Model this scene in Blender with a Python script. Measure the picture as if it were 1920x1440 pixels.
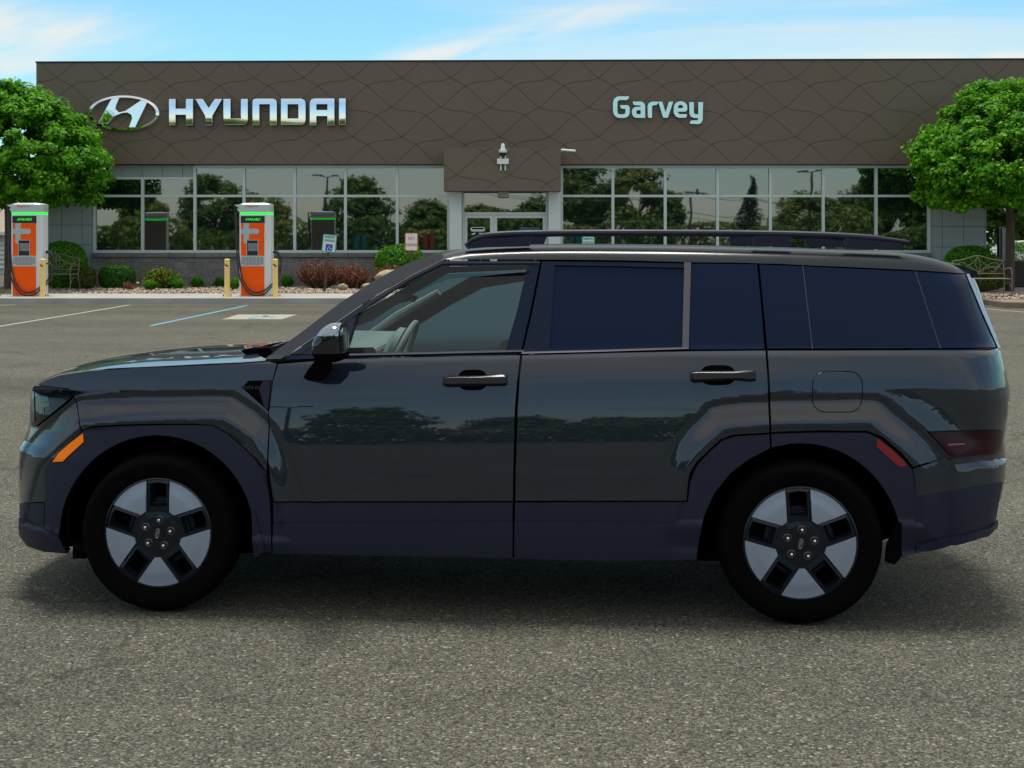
import bpy, bmesh, math, random
import numpy as np
from mathutils import Vector, Matrix
C = bpy.context.scene
R = math.radians
for o in list(bpy.data.objects): bpy.data.objects.remove(o)
# ------------------------------------------------------------------ camera, sky, sun, exposure
H = 1.70; F = 2600.0; HOR = 440.0            # eye height, focal length (px of a 1920 wide frame), horizon row
cam = bpy.data.cameras.new('camera'); cam_o = bpy.data.objects.new('camera', cam); C.collection.objects.link(cam_o)
cam_o.location = (0, 0, H); cam_o.rotation_euler = (R(90), 0, 0)
cam.sensor_width = 36; cam.lens = F/1920*36; cam.shift_y = -(720-HOR)/1920.0
cam.clip_start = .05; cam.clip_end = 3000
C.camera = cam_o
C.view_settings.view_transform = 'Standard'; C.view_settings.look = 'None'
C.view_settings.gamma = 1; C.view_settings.exposure = 0.45
SUN_EL, SUN_AZ = 81.0, -10.0                   # azimuth clockwise from +Y
sl = bpy.data.lights.new('sun', 'SUN'); sl.energy = 2.7; sl.angle = R(16); sl.color = (1, .955, .88)
so = bpy.data.objects.new('sun', sl); C.collection.objects.link(so)
sd = Vector((math.sin(R(SUN_AZ))*math.cos(R(SUN_EL)), math.cos(R(SUN_AZ))*math.cos(R(SUN_EL)), math.sin(R(SUN_EL))))
so.rotation_euler = sd.to_track_quat('Z', 'Y').to_euler(); so.location = (6, 6, 20)
W = bpy.data.worlds.new('World'); C.world = W; W.use_nodes = True
def world():
    nt = W.node_tree; N = nt.nodes; L = nt.links; N.clear()
    out = N.new('ShaderNodeOutputWorld'); bg = N.new('ShaderNodeBackground'); bg.inputs[1].default_value = .115
    sky = N.new('ShaderNodeTexSky'); sky.sky_type = 'NISHITA'; sky.sun_disc = False
    sky.sun_elevation = R(SUN_EL); sky.sun_rotation = R(SUN_AZ); sky.air_density = 1.0; sky.dust_density = .4; sky.ozone_density = 1.5
    tc = N.new('ShaderNodeTexCoord'); sp = N.new('ShaderNodeSeparateXYZ'); L.new(tc.outputs['Generated'], sp.inputs[0])
    az = N.new('ShaderNodeMath'); az.operation = 'MAXIMUM'; az.inputs[1].default_value = .0; L.new(sp.outputs[2], az.inputs[0])
    ad = N.new('ShaderNodeMath'); ad.operation = 'ADD'; ad.inputs[1].default_value = .10; L.new(az.outputs[0], ad.inputs[0])
    dx = N.new('ShaderNodeMath'); dx.operation = 'DIVIDE'; L.new(sp.outputs[0], dx.inputs[0]); L.new(ad.outputs[0], dx.inputs[1])
    dy = N.new('ShaderNodeMath'); dy.operation = 'DIVIDE'; L.new(sp.outputs[1], dy.inputs[0]); L.new(ad.outputs[0], dy.inputs[1])
    cb = N.new('ShaderNodeCombineXYZ'); L.new(dx.outputs[0], cb.inputs[0]); L.new(dy.outputs[0], cb.inputs[1])
    mp = N.new('ShaderNodeMapping'); mp.inputs['Rotation'].default_value = (0, 0, R(24)); mp.inputs['Scale'].default_value = (.34, .95, 1); mp.inputs['Location'].default_value = (3.4, 1.1, 0)
    L.new(cb.outputs[0], mp.inputs[0])
    n1 = N.new('ShaderNodeTexNoise'); n1.inputs['Scale'].default_value = .62; n1.inputs['Detail'].default_value = 7; n1.inputs['Roughness'].default_value = .55; n1.inputs['Distortion'].default_value = .5
    L.new(mp.outputs[0], n1.inputs['Vector'])
    rp = N.new('ShaderNodeValToRGB'); rp.color_ramp.elements[0].position = .50; rp.color_ramp.elements[1].position = .76
    rp.color_ramp.elements[1].color = (.92, .92, .92, 1)
    # extra unseen cloud high up, added to whiten the ambient light; slightly less road side
    hi = N.new('ShaderNodeMapRange'); hi.interpolation_type = 'SMOOTHSTEP'; hi.inputs[1].default_value = .16; hi.inputs[2].default_value = .55; hi.inputs[4].default_value = .30; L.new(sp.outputs[2], hi.inputs[0])
    sm_ = N.new('ShaderNodeMath'); sm_.operation = 'ADD'; L.new(n1.outputs[0], sm_.inputs[0]); L.new(hi.outputs[0], sm_.inputs[1]); 
    fr = N.new('ShaderNodeMapRange'); fr.inputs[1].default_value = -.25; fr.inputs[2].default_value = .1; fr.inputs[3].default_value = -.02; fr.inputs[4].default_value = 0; L.new(sp.outputs[1], fr.inputs[0])
    s2_ = N.new('ShaderNodeMath'); s2_.operation = 'ADD'; L.new(sm_.outputs[0], s2_.inputs[0]); L.new(fr.outputs[0], s2_.inputs[1]); L.new(s2_.outputs[0], rp.inputs[0])
    tint = N.new('ShaderNodeMix'); tint.data_type = 'RGBA'; tint.blend_type = 'MULTIPLY'; tint.inputs[0].default_value = 1
    tm = N.new('ShaderNodeMix'); tm.data_type = 'RGBA'; tm.inputs[6].default_value = (.86, .95, 1.0, 1); tm.inputs[7].default_value = SKYTINT
    ty = N.new('ShaderNodeMapRange'); ty.inputs[1].default_value = -.3; ty.inputs[2].default_value = .2; L.new(sp.outputs[1], ty.inputs[0]); L.new(ty.outputs[0], tm.inputs[0]); L.new(tm.outputs[2], tint.inputs[7])
    L.new(sky.outputs[0], tint.inputs[6])
    mx = N.new('ShaderNodeMix'); mx.data_type = 'RGBA'; mx.inputs[7].default_value = CLOUD
    # two fair weather wisps over the building
    def mth(op, a, b=None, c=None):
        n = N.new('ShaderNodeMath'); n.operation = op
        for i, q in enumerate((a, b, c)):
            if q is None: continue
            if isinstance(q, (int, float)): n.inputs[i].default_value = q
            else: L.new(q, n.inputs[i])
        return n.outputs[0]
    yy = mth('MAXIMUM', sp.outputs[1], .05); uu = mth('DIVIDE', sp.outputs[0], yy); ww = mth('DIVIDE', sp.outputs[2], yy)
    n5 = N.new('ShaderNodeTexNoise'); n5.inputs['Scale'].default_value = 1.0; n5.inputs['Detail'].default_value = 8; n5.inputs['Distortion'].default_value = .6
    cv = N.new('ShaderNodeCombineXYZ'); L.new(mth('MULTIPLY', uu, 9.), cv.inputs[0]); L.new(mth('MULTIPLY', mth('SUBTRACT', ww, mth('MULTIPLY', uu, .3)), 42.), cv.inputs[1]); L.new(cv.outputs[0], n5.inputs['Vector'])
    tot = None
    for u0, w0, su, sw, sl, am in ((.010, .146, .075, .011, .22, .95), (-.045, .130, .05, .008, .1, .9), (-.36, .150, .075, .016, -.05, 1.7), (-.37, .118, .05, .016, .0, 1.5), (.33, .128, .07, .004, .02, .8)):
        du = mth('SUBTRACT', uu, u0); a_ = mth('POWER', mth('ABSOLUTE', mth('DIVIDE', du, su)), 2.); b_ = mth('POWER', mth('ABSOLUTE', mth('DIVIDE', mth('SUBTRACT', mth('SUBTRACT', ww, w0), mth('MULTIPLY', du, sl)), sw)), 2.)
        g_ = mth('MULTIPLY', mth('EXPONENT', mth('MULTIPLY', mth('ADD', a_, b_), -1.)), am); tot = g_ if tot is None else mth('ADD', tot, g_)
    wf = mth('MULTIPLY', tot, mth('MULTIPLY', mth('SUBTRACT', n5.outputs[0], .28), 2.1)); fin = mth('MINIMUM', mth('MAXIMUM', mth('ADD', wf, rp.outputs[0]), 0.), .93)
    L.new(fin, mx.inputs[0]); L.new(tint.outputs[2], mx.inputs[6])
    L.new(mx.outputs[2], bg.inputs[0]); L.new(bg.outputs[0], out.inputs[0])
SKYTINT = (.64, .98, 1.02, 1); CLOUD = (6.1, 5.75, 5.15, 1)
world()
# ------------------------------------------------------------------ helpers
def at(px, py, d): return Vector(((px-960)/F*d, d, H-(py-HOR)/F*d))      # photo pixel seen at depth d -> point
def XW(px, d): return (px-960)/F*d
def ZW(py, d): return H-(py-HOR)/F*d
def link(o, parent=None):
    C.collection.objects.link(o)
    if parent is not None: o.parent = parent
    return o
def tag(o, label, cat, group=None):
    o['label'] = label; o['category'] = cat
    if group: o['group'] = group
    return o
def thing(name, label, cat, loc=(0, 0, 0), rz=0, group=None):
    o = bpy.data.objects.new(name, None); link(o); o.location = loc; o.rotation_euler = (0, 0, rz); o.empty_display_size = .3
    return tag(o, label, cat, group)
def copy_tree(o, parent=None):
    c = o.copy(); link(c)
    if parent is not None: c.parent = parent
    for ch in list(o.children): copy_tree(ch, c)
    return c
class MB:
    def __init__(s): s.v = []; s.f = []
    def add(s, vs, fs):
        b = len(s.v); s.v += [tuple(v) for v in vs]; s.f += [tuple(i+b for i in f) for f in fs]; return s
    def box(s, x0, x1, y0, y1, z0, z1):
        return s.add([(x, y, z) for z in (z0, z1) for y in (y0, y1) for x in (x0, x1)],
                     [(0, 2, 3, 1), (4, 5, 7, 6), (0, 1, 5, 4), (2, 6, 7, 3), (0, 4, 6, 2), (1, 3, 7, 5)])
    def prism(s, poly, fn, d0, d1):                 # poly of 2D points, fn(a, b, d) -> 3D
        n = len(poly); A = [fn(a, b, d0) for a, b in poly]; B = [fn(a, b, d1) for a, b in poly]
        return s.add(A+B, [tuple(range(n)), tuple(range(2*n-1, n-1, -1))]+[(i, i+n, (i+1) % n+n, (i+1) % n) for i in range(n)])
    def tube(s, pts, r, n=8, cap=True, sq=1.0):
        pts = [Vector(p) for p in pts]; rings = []
        rr = r if hasattr(r, '__len__') else [r]*len(pts)
        up = None
        for i, p in enumerate(pts):
            t = (pts[min(i+1, len(pts)-1)]-pts[max(i-1, 0)])
            t = t.normalized() if t.length > 1e-9 else Vector((0, 0, 1))
            if up is None:
                up = Vector((0, 0, 1)) if abs(t.z) < .9 else Vector((0, 1, 0))
            a = t.cross(up)
            a = a.normalized() if a.length > 1e-6 else Vector((1, 0, 0))
            b = a.cross(t).normalized(); up = b
            rings.append([p+a*math.cos(2*math.pi*k/n)*rr[i]+b*math.sin(2*math.pi*k/n)*rr[i]*sq for k in range(n)])
        vs = [q for g in rings for q in g]; fs = []
        for i in range(len(pts)-1):
            for k in range(n): fs.append((i*n+k, i*n+(k+1) % n, (i+1)*n+(k+1) % n, (i+1)*n+k))
        if cap: fs += [tuple(range(n-1, -1, -1)), tuple((len(pts)-1)*n+k for k in range(n))]
        return s.add(vs, fs)
    def lathe(s, prof, fn, n=32, a0=0, a1=2*math.pi):           # prof (r, h); fn(x, y, h) -> 3D
        full = abs(a1-a0-2*math.pi) < 1e-6; m = n if full else n+1; vs = []
        for r, h in prof:
            for k in range(m):
                a = a0+(a1-a0)*k/n; vs.append(fn(r*math.cos(a), r*math.sin(a), h))
        fs = []
        for i in range(len(prof)-1):
            for k in range(n if full else n):
                k2 = (k+1) % m
                fs.append((i*m+k, i*m+k2, (i+1)*m+k2, (i+1)*m+k))
        return s.add(vs, fs)
    def build(s, name, mat, parent=None, smooth=False, bevel=0, fix=True, ang=35):
        me = bpy.data.meshes.new(name); me.from_pydata(s.v, [], s.f); me.update()
        if fix:
            bm = bmesh.new(); bm.from_mesh(me); bmesh.ops.recalc_face_normals(bm, faces=bm.faces[:])
            bm.to_mesh(me); bm.free()
        o = bpy.data.objects.new(name, me); link(o, parent)
        if mat is not None: me.materials.append(mat)
        if smooth:
            me.shade_smooth()
            try: me.set_sharp_from_angle(angle=R(ang))
            except Exception: pass
        if bevel:
            m = o.modifiers.new('bevel', 'BEVEL'); m.width = bevel; m.segments = 2; m.limit_method = 'ANGLE'; m.angle_limit = R(40)
        return o
def fx(p): return lambda a, b, d: Vector((a, d, b))             # 2D (x, z), depth y
def catmull(pts, n=6, closed=False):
    P = [Vector((*p, 0)) if len(p) == 2 else Vector(p) for p in pts]; out = []; m = len(P)
    for i in range(m if closed else m-1):
        g = (lambda k: P[k % m]) if closed else (lambda k: P[min(max(k, 0), m-1)])
        a, b, c, d = g(i-1), g(i), g(i+1), g(i+2)
        for j in range(n):
            t = j/n
            out.append(.5*((2*b)+(c-a)*t+(2*a-5*b+4*c-d)*t*t+(3*b-a-3*c+d)*t**3))
    if not closed: out.append(P[-1])
    return [tuple(q[:len(pts[0])]) for q in out]
def fastmesh(name, V, Q, mat, parent=None, n=4, smooth=False):    # V (k,3) array, Q (m,n) indices
    me = bpy.data.meshes.new(name); V = np.asarray(V, np.float32); Q = np.asarray(Q, np.int32)
    me.vertices.add(len(V)); me.vertices.foreach_set('co', V.ravel())
    me.loops.add(Q.size); me.loops.foreach_set('vertex_index', Q.ravel())
    me.polygons.add(len(Q)); me.polygons.foreach_set('loop_start', np.arange(len(Q), dtype=np.int32)*n)
    if smooth: me.polygons.foreach_set('use_smooth', np.ones(len(Q), bool))
    me.update(calc_edges=True); me.validate()
    if mat: me.materials.append(mat)
    o = bpy.data.objects.new(name, me); return link(o, parent)
def text(name, body, size, extr, mat, parent, loc, rot=(90, 0, 0), sx=1.0, align='CENTER', shear=0, bold=0):
    cu = bpy.data.curves.new(name, 'FONT'); cu.body = body; cu.size = size; cu.extrude = extr; cu.align_x = align; cu.align_y = 'CENTER'; cu.shear = shear; cu.offset = bold
    t = bpy.data.objects.new('tmp', cu); C.collection.objects.link(t)
    dg = bpy.context.evaluated_depsgraph_get(); me = bpy.data.meshes.new_from_object(t.evaluated_get(dg))
    bpy.data.objects.remove(t); me.name = name
    o = bpy.data.objects.new(name, me); link(o, parent); me.materials.clear(); me.materials.append(mat)
    o.location = loc; o.rotation_euler = tuple(R(a) for a in rot); o.scale = (sx, 1, 1); return o
# ------------------------------------------------------------------ materials
def nd(nt, t, **k):
    n = nt.nodes.new(t)
    for a, b in k.items():
        if a in n.inputs: n.inputs[a].default_value = b
        else: setattr(n, a, b)
    return n
def mat(name, col, rough=.6, metal=0, var=.0, vscale=3, bump=0, bscale=60, coat=0, emit=None, estr=0, ior=1.5, spec=None, stretch=(1, 1, 1), rvar=0):
    m = bpy.data.materials.new(name); m.use_nodes = True; nt = m.node_tree; b = nt.nodes['Principled BSDF']; L = nt.links
    b.inputs['Base Color'].default_value = (*col, 1); b.inputs['Roughness'].default_value = rough; b.inputs['Metallic'].default_value = metal
    b.inputs['Coat Weight'].default_value = coat; b.inputs['Coat Roughness'].default_value = .03; b.inputs['IOR'].default_value = ior
    if spec is not None: b.inputs['Specular IOR Level'].default_value = spec
    if emit: b.inputs['Emission Color'].default_value = (*emit, 1); b.inputs['Emission Strength'].default_value = estr
    tc = nd(nt, 'ShaderNodeTexCoord'); mp = nd(nt, 'ShaderNodeMapping'); mp.inputs['Scale'].default_value = stretch; L.new(tc.outputs['Object'], mp.inputs[0])
    if var or rvar:
        n = nd(nt, 'ShaderNodeTexNoise', Scale=vscale, Detail=6.0, Roughness=.6); L.new(mp.outputs[0], n.inputs['Vector'])
    if var:
        mr = nd(nt, 'ShaderNodeMapRange'); mr.inputs[1].default_value = .3; mr.inputs[2].default_value = .7; mr.inputs[3].default_value = 1-var; mr.inputs[4].default_value = 1+var
        L.new(n.outputs[0], mr.inputs[0])
        mx = nd(nt, 'ShaderNodeVectorMath', operation='SCALE'); mx.inputs[0].default_value = col; L.new(mr.outputs[0], mx.inputs['Scale']); L.new(mx.outputs[0], b.inputs['Base Color'])
    if rvar:
        mr = nd(nt, 'ShaderNodeMapRange'); mr.inputs[1].default_value = .3; mr.inputs[2].default_value = .7; mr.inputs[3].default_value = rough-rvar; mr.inputs[4].default_value = rough+rvar
        L.new(n.outputs[0], mr.inputs[0]); L.new(mr.outputs[0], b.inputs['Roughness'])
    if bump:
        n2 = nd(nt, 'ShaderNodeTexNoise', Scale=bscale, Detail=5.0); L.new(mp.outputs[0], n2.inputs['Vector'])
        bp = nd(nt, 'ShaderNodeBump', Strength=bump, Distance=.01); L.new(n2.outputs[0], bp.inputs['Height']); L.new(bp.outputs[0], b.inputs['Normal'])
    return m
def leafmat(name, stops, trans=.35, rough=.55):
    m = bpy.data.materials.new(name); m.use_nodes = True; nt = m.node_tree; L = nt.links; nt.nodes.clear()
    out = nd(nt, 'ShaderNodeOutputMaterial'); g = nd(nt, 'ShaderNodeNewGeometry')
    rp = nd(nt, 'ShaderNodeValToRGB'); el = rp.color_ramp.elements
    el[0].position = stops[0][0]; el[0].color = (*stops[0][1], 1); el[1].position = stops[-1][0]; el[1].color = (*stops[-1][1], 1)
    for p, c in stops[1:-1]: e = el.new(p); e.color = (*c, 1)
    L.new(g.outputs['Random Per Island'], rp.inputs[0])
    p = nd(nt, 'ShaderNodeBsdfPrincipled', Roughness=rough); p.inputs['Specular IOR Level'].default_value = .3; t = nd(nt, 'ShaderNodeBsdfTranslucent')
    L.new(rp.outputs[0], p.inputs['Base Color']); L.new(rp.outputs[0], t.inputs[0])
    mx = nd(nt, 'ShaderNodeMixShader'); mx.inputs[0].default_value = trans; L.new(p.outputs[0], mx.inputs[1]); L.new(t.outputs[0], mx.inputs[2]); L.new(mx.outputs[0], out.inputs[0])
    return m
M = {}
M['fascia'] = mat('fascia_panel', (.132, .104, .076), .55, var=.05, vscale=.5, rvar=.06)
M['joint'] = mat('panel_joint', (.012, .016, .018), .8); M['seam'] = mat('fascia_seam', (.046, .042, .038), .8)
M['roof'] = mat('roof_membrane', (.25, .25, .24), .9)
M['panel'] = mat('aluminium_panel', (.27, .33, .33), .45, var=.03, vscale=1)
M['frame'] = mat('window_frame', (.50, .60, .59), .4, var=.03, vscale=2)
M['white'] = mat('portal_white', (.62, .70, .68), .45, var=.03, vscale=2)
M['soffit'] = mat('soffit', (.4, .42, .40), .7)
M['sill'] = mat('stone_sill', (.15, .15, .145), .85, var=.35, vscale=1.1, bump=.4, bscale=30)
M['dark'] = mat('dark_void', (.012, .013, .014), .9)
M['chrome'] = mat('chrome', (.86, .90, .90), .05, 1)
M['chrome_side'] = mat('letter_return', (.18, .22, .22), .25, .9)
M['mint'] = mat('sign_acrylic', (.50, .82, .82), .4, emit=(.45, .85, .85), estr=.12)
M['concrete'] = mat('concrete', (.34, .34, .31), .85, var=.14, vscale=1.3, bump=.3, bscale=50)
M['kerb_brown'] = mat('kerb_brown', (.20, .155, .115), .9, var=.2, vscale=6, bump=.3)
M['orange'] = mat('orange_panel', (.98, .11, .0), .5, spec=.2, var=.06, vscale=3)
M['alu'] = mat('charger_silver', (.55, .60, .60), .35, .25)
M['alu_light'] = mat('charger_light', (.72, .76, .75), .35, .1)
M['tmark'] = mat('charger_mark', (.42, .52, .53), .5)
M['green_light'] = mat('status_light', (.0, .6, .02), .5, emit=(.0, 1, .03), estr=1.0)
M['green_text'] = mat('status_text', (.0, .5, .02), .5, emit=(.0, .8, .02), estr=.7)
M['screen'] = mat('charger_screen', (.22, .25, .26), .12, var=.3, vscale=9)
M['black'] = mat('black_plastic', (.012, .012, .014), .45)
M['cable'] = mat('cable_rubber', (.022, .022, .03), .5)
M['yellow'] = mat('bollard_yellow', (.90, .66, .22), .5, var=.05, vscale=4)
M['bronze'] = mat('bench_metal', (.20, .165, .135), .5, .4, var=.2, vscale=20)
M['post'] = mat('sign_post', (.10, .07, .05), .8, var=.2, vscale=10)
M['signwhite'] = mat('sign_face', (.66, .72, .70), .5)
M['teal'] = mat('sign_teal', (.02, .33, .32), .5)
M['signred'] = mat('sign_red', (.62, .10, .08), .5)
M['signblue'] = mat('sign_blue', (.01, .09, .42), .5)
M['boulder'] = mat('boulder', (.36, .29, .19), .9, var=.28, vscale=9, bump=.6, bscale=14)
M['bark'] = mat('bark', (.085, .062, .045), .95, var=.35, vscale=9, bump=1.0, bscale=30, stretch=(1, 1, .15))
M['siding'] = mat('siding', (.62, .65, .64), .6)
M['shingle'] = mat('shingle', (.27, .23, .18), .9, var=.3, vscale=5)
M['camwhite'] = mat('camera_white', (.72, .78, .76), .4)
M['paintwhite'] = mat('line_white', (.31, .30, .25), .85, var=.25, vscale=9)
M['paintblue'] = mat('line_blue', (.10, .30, .38), .85, var=.25, vscale=9)
M['wire'] = mat('wire', (.02, .02, .02), .6)
# building glass: dark coated mirror-like
def glassmat(name, base, ior, rough, tint, wob=.005):
    m = mat(name, base, rough, ior=ior); nt = m.node_tree; b = nt.nodes['Principled BSDF']
    b.inputs['Specular Tint'].default_value = (*tint, 1)
    tc = nd(nt, 'ShaderNodeTexCoord'); n = nd(nt, 'ShaderNodeTexNoise', Scale=1.1, Detail=1.0); nt.links.new(tc.outputs['Object'], n.inputs['Vector'])
    bp = nd(nt, 'ShaderNodeBump', Strength=.3, Distance=wob); nt.links.new(n.outputs[0], bp.inputs['Height']); nt.links.new(bp.outputs[0], b.inputs['Normal'])
    return m
M['glass'] = glassmat('facade_glass', (.006, .010, .010), 2.8, .015, (.94, .99, 1))
# split-face block wall
def blockmat():
    m = bpy.data.materials.new('block_wall'); m.use_nodes = True; nt = m.node_tree; b = nt.nodes['Principled BSDF']; L = nt.links
    tc = nd(nt, 'ShaderNodeTexCoord'); sp = nd(nt, 'ShaderNodeSeparateXYZ'); L.new(tc.outputs['Object'], sp.inputs[0]); cb = nd(nt, 'ShaderNodeCombineXYZ')
    L.new(sp.outputs[0], cb.inputs[0]); L.new(sp.outputs[2], cb.inputs[1])
    br = nd(nt, 'ShaderNodeTexBrick'); br.inputs['Scale'].default_value = 1; br.inputs['Brick Width'].default_value = .42; br.inputs['Row Height'].default_value = .22
    br.inputs['Mortar Size'].default_value = .006; br.inputs['Color1'].default_value = (.17, .17, .165, 1); br.inputs['Color2'].default_value = (.225, .22, .21, 1); br.inputs['Mortar'].default_value = (.12, .12, .12, 1)
    L.new(cb.outputs[0], br.inputs[0])
    n = nd(nt, 'ShaderNodeTexNoise', Scale=14.0, Detail=8.0, Roughness=.7); L.new(tc.outputs['Object'], n.inputs[0])
    mr = nd(nt, 'ShaderNodeMapRange'); mr.inputs[1].default_value = .3; mr.inputs[2].default_value = .7; mr.inputs[3].default_value = .7; mr.inputs[4].default_value = 1.3; L.new(n.outputs[0], mr.inputs[0])
    mx = nd(nt, 'ShaderNodeVectorMath', operation='SCALE'); L.new(br.outputs[0], mx.inputs[0]); L.new(mr.outputs[0], mx.inputs['Scale']); L.new(mx.outputs[0], b.inputs['Base Color'])
    b.inputs['Roughness'].default_value = .9
    bp = nd(nt, 'ShaderNodeBump', Strength=1.0, Distance=.05); L.new(n.outputs[0], bp.inputs['Height']); L.new(bp.outputs[0], b.inputs['Normal'])
    return m
M['block'] = blockmat()
def asphalt():
    m = bpy.data.materials.new('asphalt'); m.use_nodes = True; nt = m.node_tree; b = nt.nodes['Principled BSDF']; L = nt.links
    tc = nd(nt, 'ShaderNodeTexCoord'); V = tc.outputs['Object']
    def noise(s, d=4., r=.6, vec=V):
        n = nd(nt, 'ShaderNodeTexNoise', Scale=s, Detail=d, Roughness=r); L.new(vec, n.inputs['Vector']); return n.outputs[0]
    def ramp(src, stops):
        r = nd(nt, 'ShaderNodeValToRGB'); e = r.color_ramp.elements
        e[0].position, e[0].color = stops[0][0], (*stops[0][1], 1); e[1].position, e[1].color = stops[-1][0], (*stops[-1][1], 1)
        for p, c in stops[1:-1]: q = e.new(p); q.color = (*c, 1)
        L.new(src, r.inputs[0]); return r.outputs[0]
    def mul(a, b_):
        x = nd(nt, 'ShaderNodeMix'); x.data_type = 'RGBA'; x.blend_type = 'MULTIPLY'; x.inputs[0].default_value = 1; L.new(a, x.inputs[6]); L.new(b_, x.inputs[7]); return x.outputs[2]
    # distort so the stones are irregular
    wob = nd(nt, 'ShaderNodeTexNoise', Scale=70., Detail=2.); L.new(V, wob.inputs['Vector'])
    sc = nd(nt, 'ShaderNodeVectorMath', operation='SCALE'); sc.inputs['Scale'].default_value = .006; L.new(wob.outputs['Color'], sc.inputs[0])
    av = nd(nt, 'ShaderNodeVectorMath', operation='ADD'); L.new(V, av.inputs[0]); L.new(sc.outputs[0], av.inputs[1])
    def vor(s, out='Color', feat='F1'):
        v = nd(nt, 'ShaderNodeTexVoronoi', Scale=s, feature=feat); L.new(av.outputs[0], v.inputs['Vector']); return v
    v1 = vor(88.); v2 = vor(185.)
    sep = nd(nt, 'ShaderNodeSeparateColor'); L.new(v1.outputs['Color'], sep.inputs[0]); sep2 = nd(nt, 'ShaderNodeSeparateColor'); L.new(v2.outputs['Color'], sep2.inputs[0])
    c1 = ramp(sep.outputs[0], [(0, (.035, .037, .036)), (.30, (.075, .075, .068)), (.55, (.115, .113, .10)), (.78, (.165, .16, .145)), (.93, (.24, .235, .215)), (1, (.36, .35, .32))])
    c2 = ramp(sep2.outputs[1], [(0, (.045, .045, .042)), (.5, (.105, .102, .092)), (.86, (.16, .15, .13)), (1, (.26, .21, .16))])
    n3 = noise(26., 4)
    fac = nd(nt, 'ShaderNodeMapRange'); fac.inputs[1].default_value = .46; fac.inputs[2].default_value = .56; L.new(n3, fac.inputs[0])
    mx = nd(nt, 'ShaderNodeMix'); mx.data_type = 'RGBA'; L.new(fac.outputs[0], mx.inputs[0]); L.new(c2, mx.inputs[6]); L.new(c1, mx.inputs[7])
    # dark binder between the stones
    ed = ramp(v1.outputs['Distance'], [(0, (1, 1, 1)), (.35, (1.0, 1.0, 1.0)), (.75, (.45, .45, .45))])
    col = mul(mx.outputs[2], ed)
    big = ramp(noise(.35, 6, .65), [(.28, (.84, .85, .85)), (.5, (1, 1, 1)), (.72, (1.12, 1.10, 1.06))])
    mid = ramp(noise(2.3, 7, .7), [(.3, (.82, .82, .83)), (.5, (1, 1, 1)), (.72, (1.14, 1.12, 1.08))])
    # tyre worn bands running along the lot
    mp = nd(nt, 'ShaderNodeMapping'); mp.inputs['Scale'].default_value = (.03, .55, 1); L.new(V, mp.inputs[0])
    band = ramp(noise(1., 3, .5, mp.outputs[0]), [(.36, (.80, .80, .80)), (.5, (1, 1, 1)), (.68, (1.10, 1.09, 1.07))])
    # cracks
    cw = nd(nt, 'ShaderNodeTexVoronoi', Scale=.23, feature='DISTANCE_TO_EDGE')
    w2 = nd(nt, 'ShaderNodeTexNoise', Scale=1.3, Detail=8.); L.new(V, w2.inputs['Vector']); s2 = nd(nt, 'ShaderNodeVectorMath', operation='SCALE'); s2.inputs['Scale'].default_value = 1.4; L.new(w2.outputs['Color'], s2.inputs[0])
    a2 = nd(nt, 'ShaderNodeVectorMath', operation='ADD'); L.new(V, a2.inputs[0]); L.new(s2.outputs[0], a2.inputs[1]); L.new(a2.outputs[0], cw.inputs['Vector'])
    crack = ramp(cw.outputs['Distance'], [(0, (.62, .62, .62)), (.0035, (.75, .75, .75)), (.007, (1, 1, 1))])
    col = mul(mul(mul(mul(col, big), mid), band), crack)
    g = nd(nt, 'ShaderNodeVectorMath', operation='MULTIPLY'); g.inputs[1].default_value = (.95, .975, .86); L.new(col, g.inputs[0])
    L.new(g.outputs[0], b.inputs['Base Color']); b.inputs['Roughness'].default_value = .88; b.inputs['Specular IOR Level'].default_value = .25
    inv = nd(nt, 'ShaderNodeMath', operation='SUBTRACT'); inv.inputs[0].default_value = 1; L.new(v1.outputs['Distance'], inv.inputs[1])
    bp = nd(nt, 'ShaderNodeBump', Strength=.55, Distance=.004); L.new(inv.outputs[0], bp.inputs['Height']); L.new(bp.outputs[0], b.inputs['Normal'])
    return m
M['asphalt'] = asphalt()
# ------------------------------------------------------------------ foliage builders
def leaves(rng, P, Nrm, size, asp=.8, jit=.6, fold=.25):
    """one folded kite per point; P (n,3), Nrm (n,3) leaf facing"""
    n = len(P); Nn = Nrm+rng.normal(0, jit, (n, 3)); Nn /= np.linalg.norm(Nn, axis=1)[:, None]+1e-9
    t = rng.normal(0, 1, (n, 3)); t[:, 2] -= .5; t -= (t*Nn).sum(1)[:, None]*Nn; t /= np.linalg.norm(t, axis=1)[:, None]+1e-9
    b = np.cross(Nn, t); s = (size*rng.uniform(.6, 1.25, n))[:, None]
    V = np.stack([P-t*s*.5, P+b*s*asp*.5+Nn*s*fold*.3-t*s*.08, P+t*s*.6, P-b*s*asp*.5+Nn*s*fold*.3-t*s*.08], 1).reshape(-1, 3)
    Q = np.arange(4*n).reshape(n, 4); return V, Q
def lumpy(rng, D, k=9, amp=.12):
    C_ = rng.normal(0, 1, (k, 3)); C_ /= np.linalg.norm(C_, axis=1)[:, None]; a = rng.uniform(-1, 1, k)
    return 1+amp*sum(a[i]*np.exp(-((D-C_[i])**2).sum(1)*3) for i in range(k))
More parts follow.
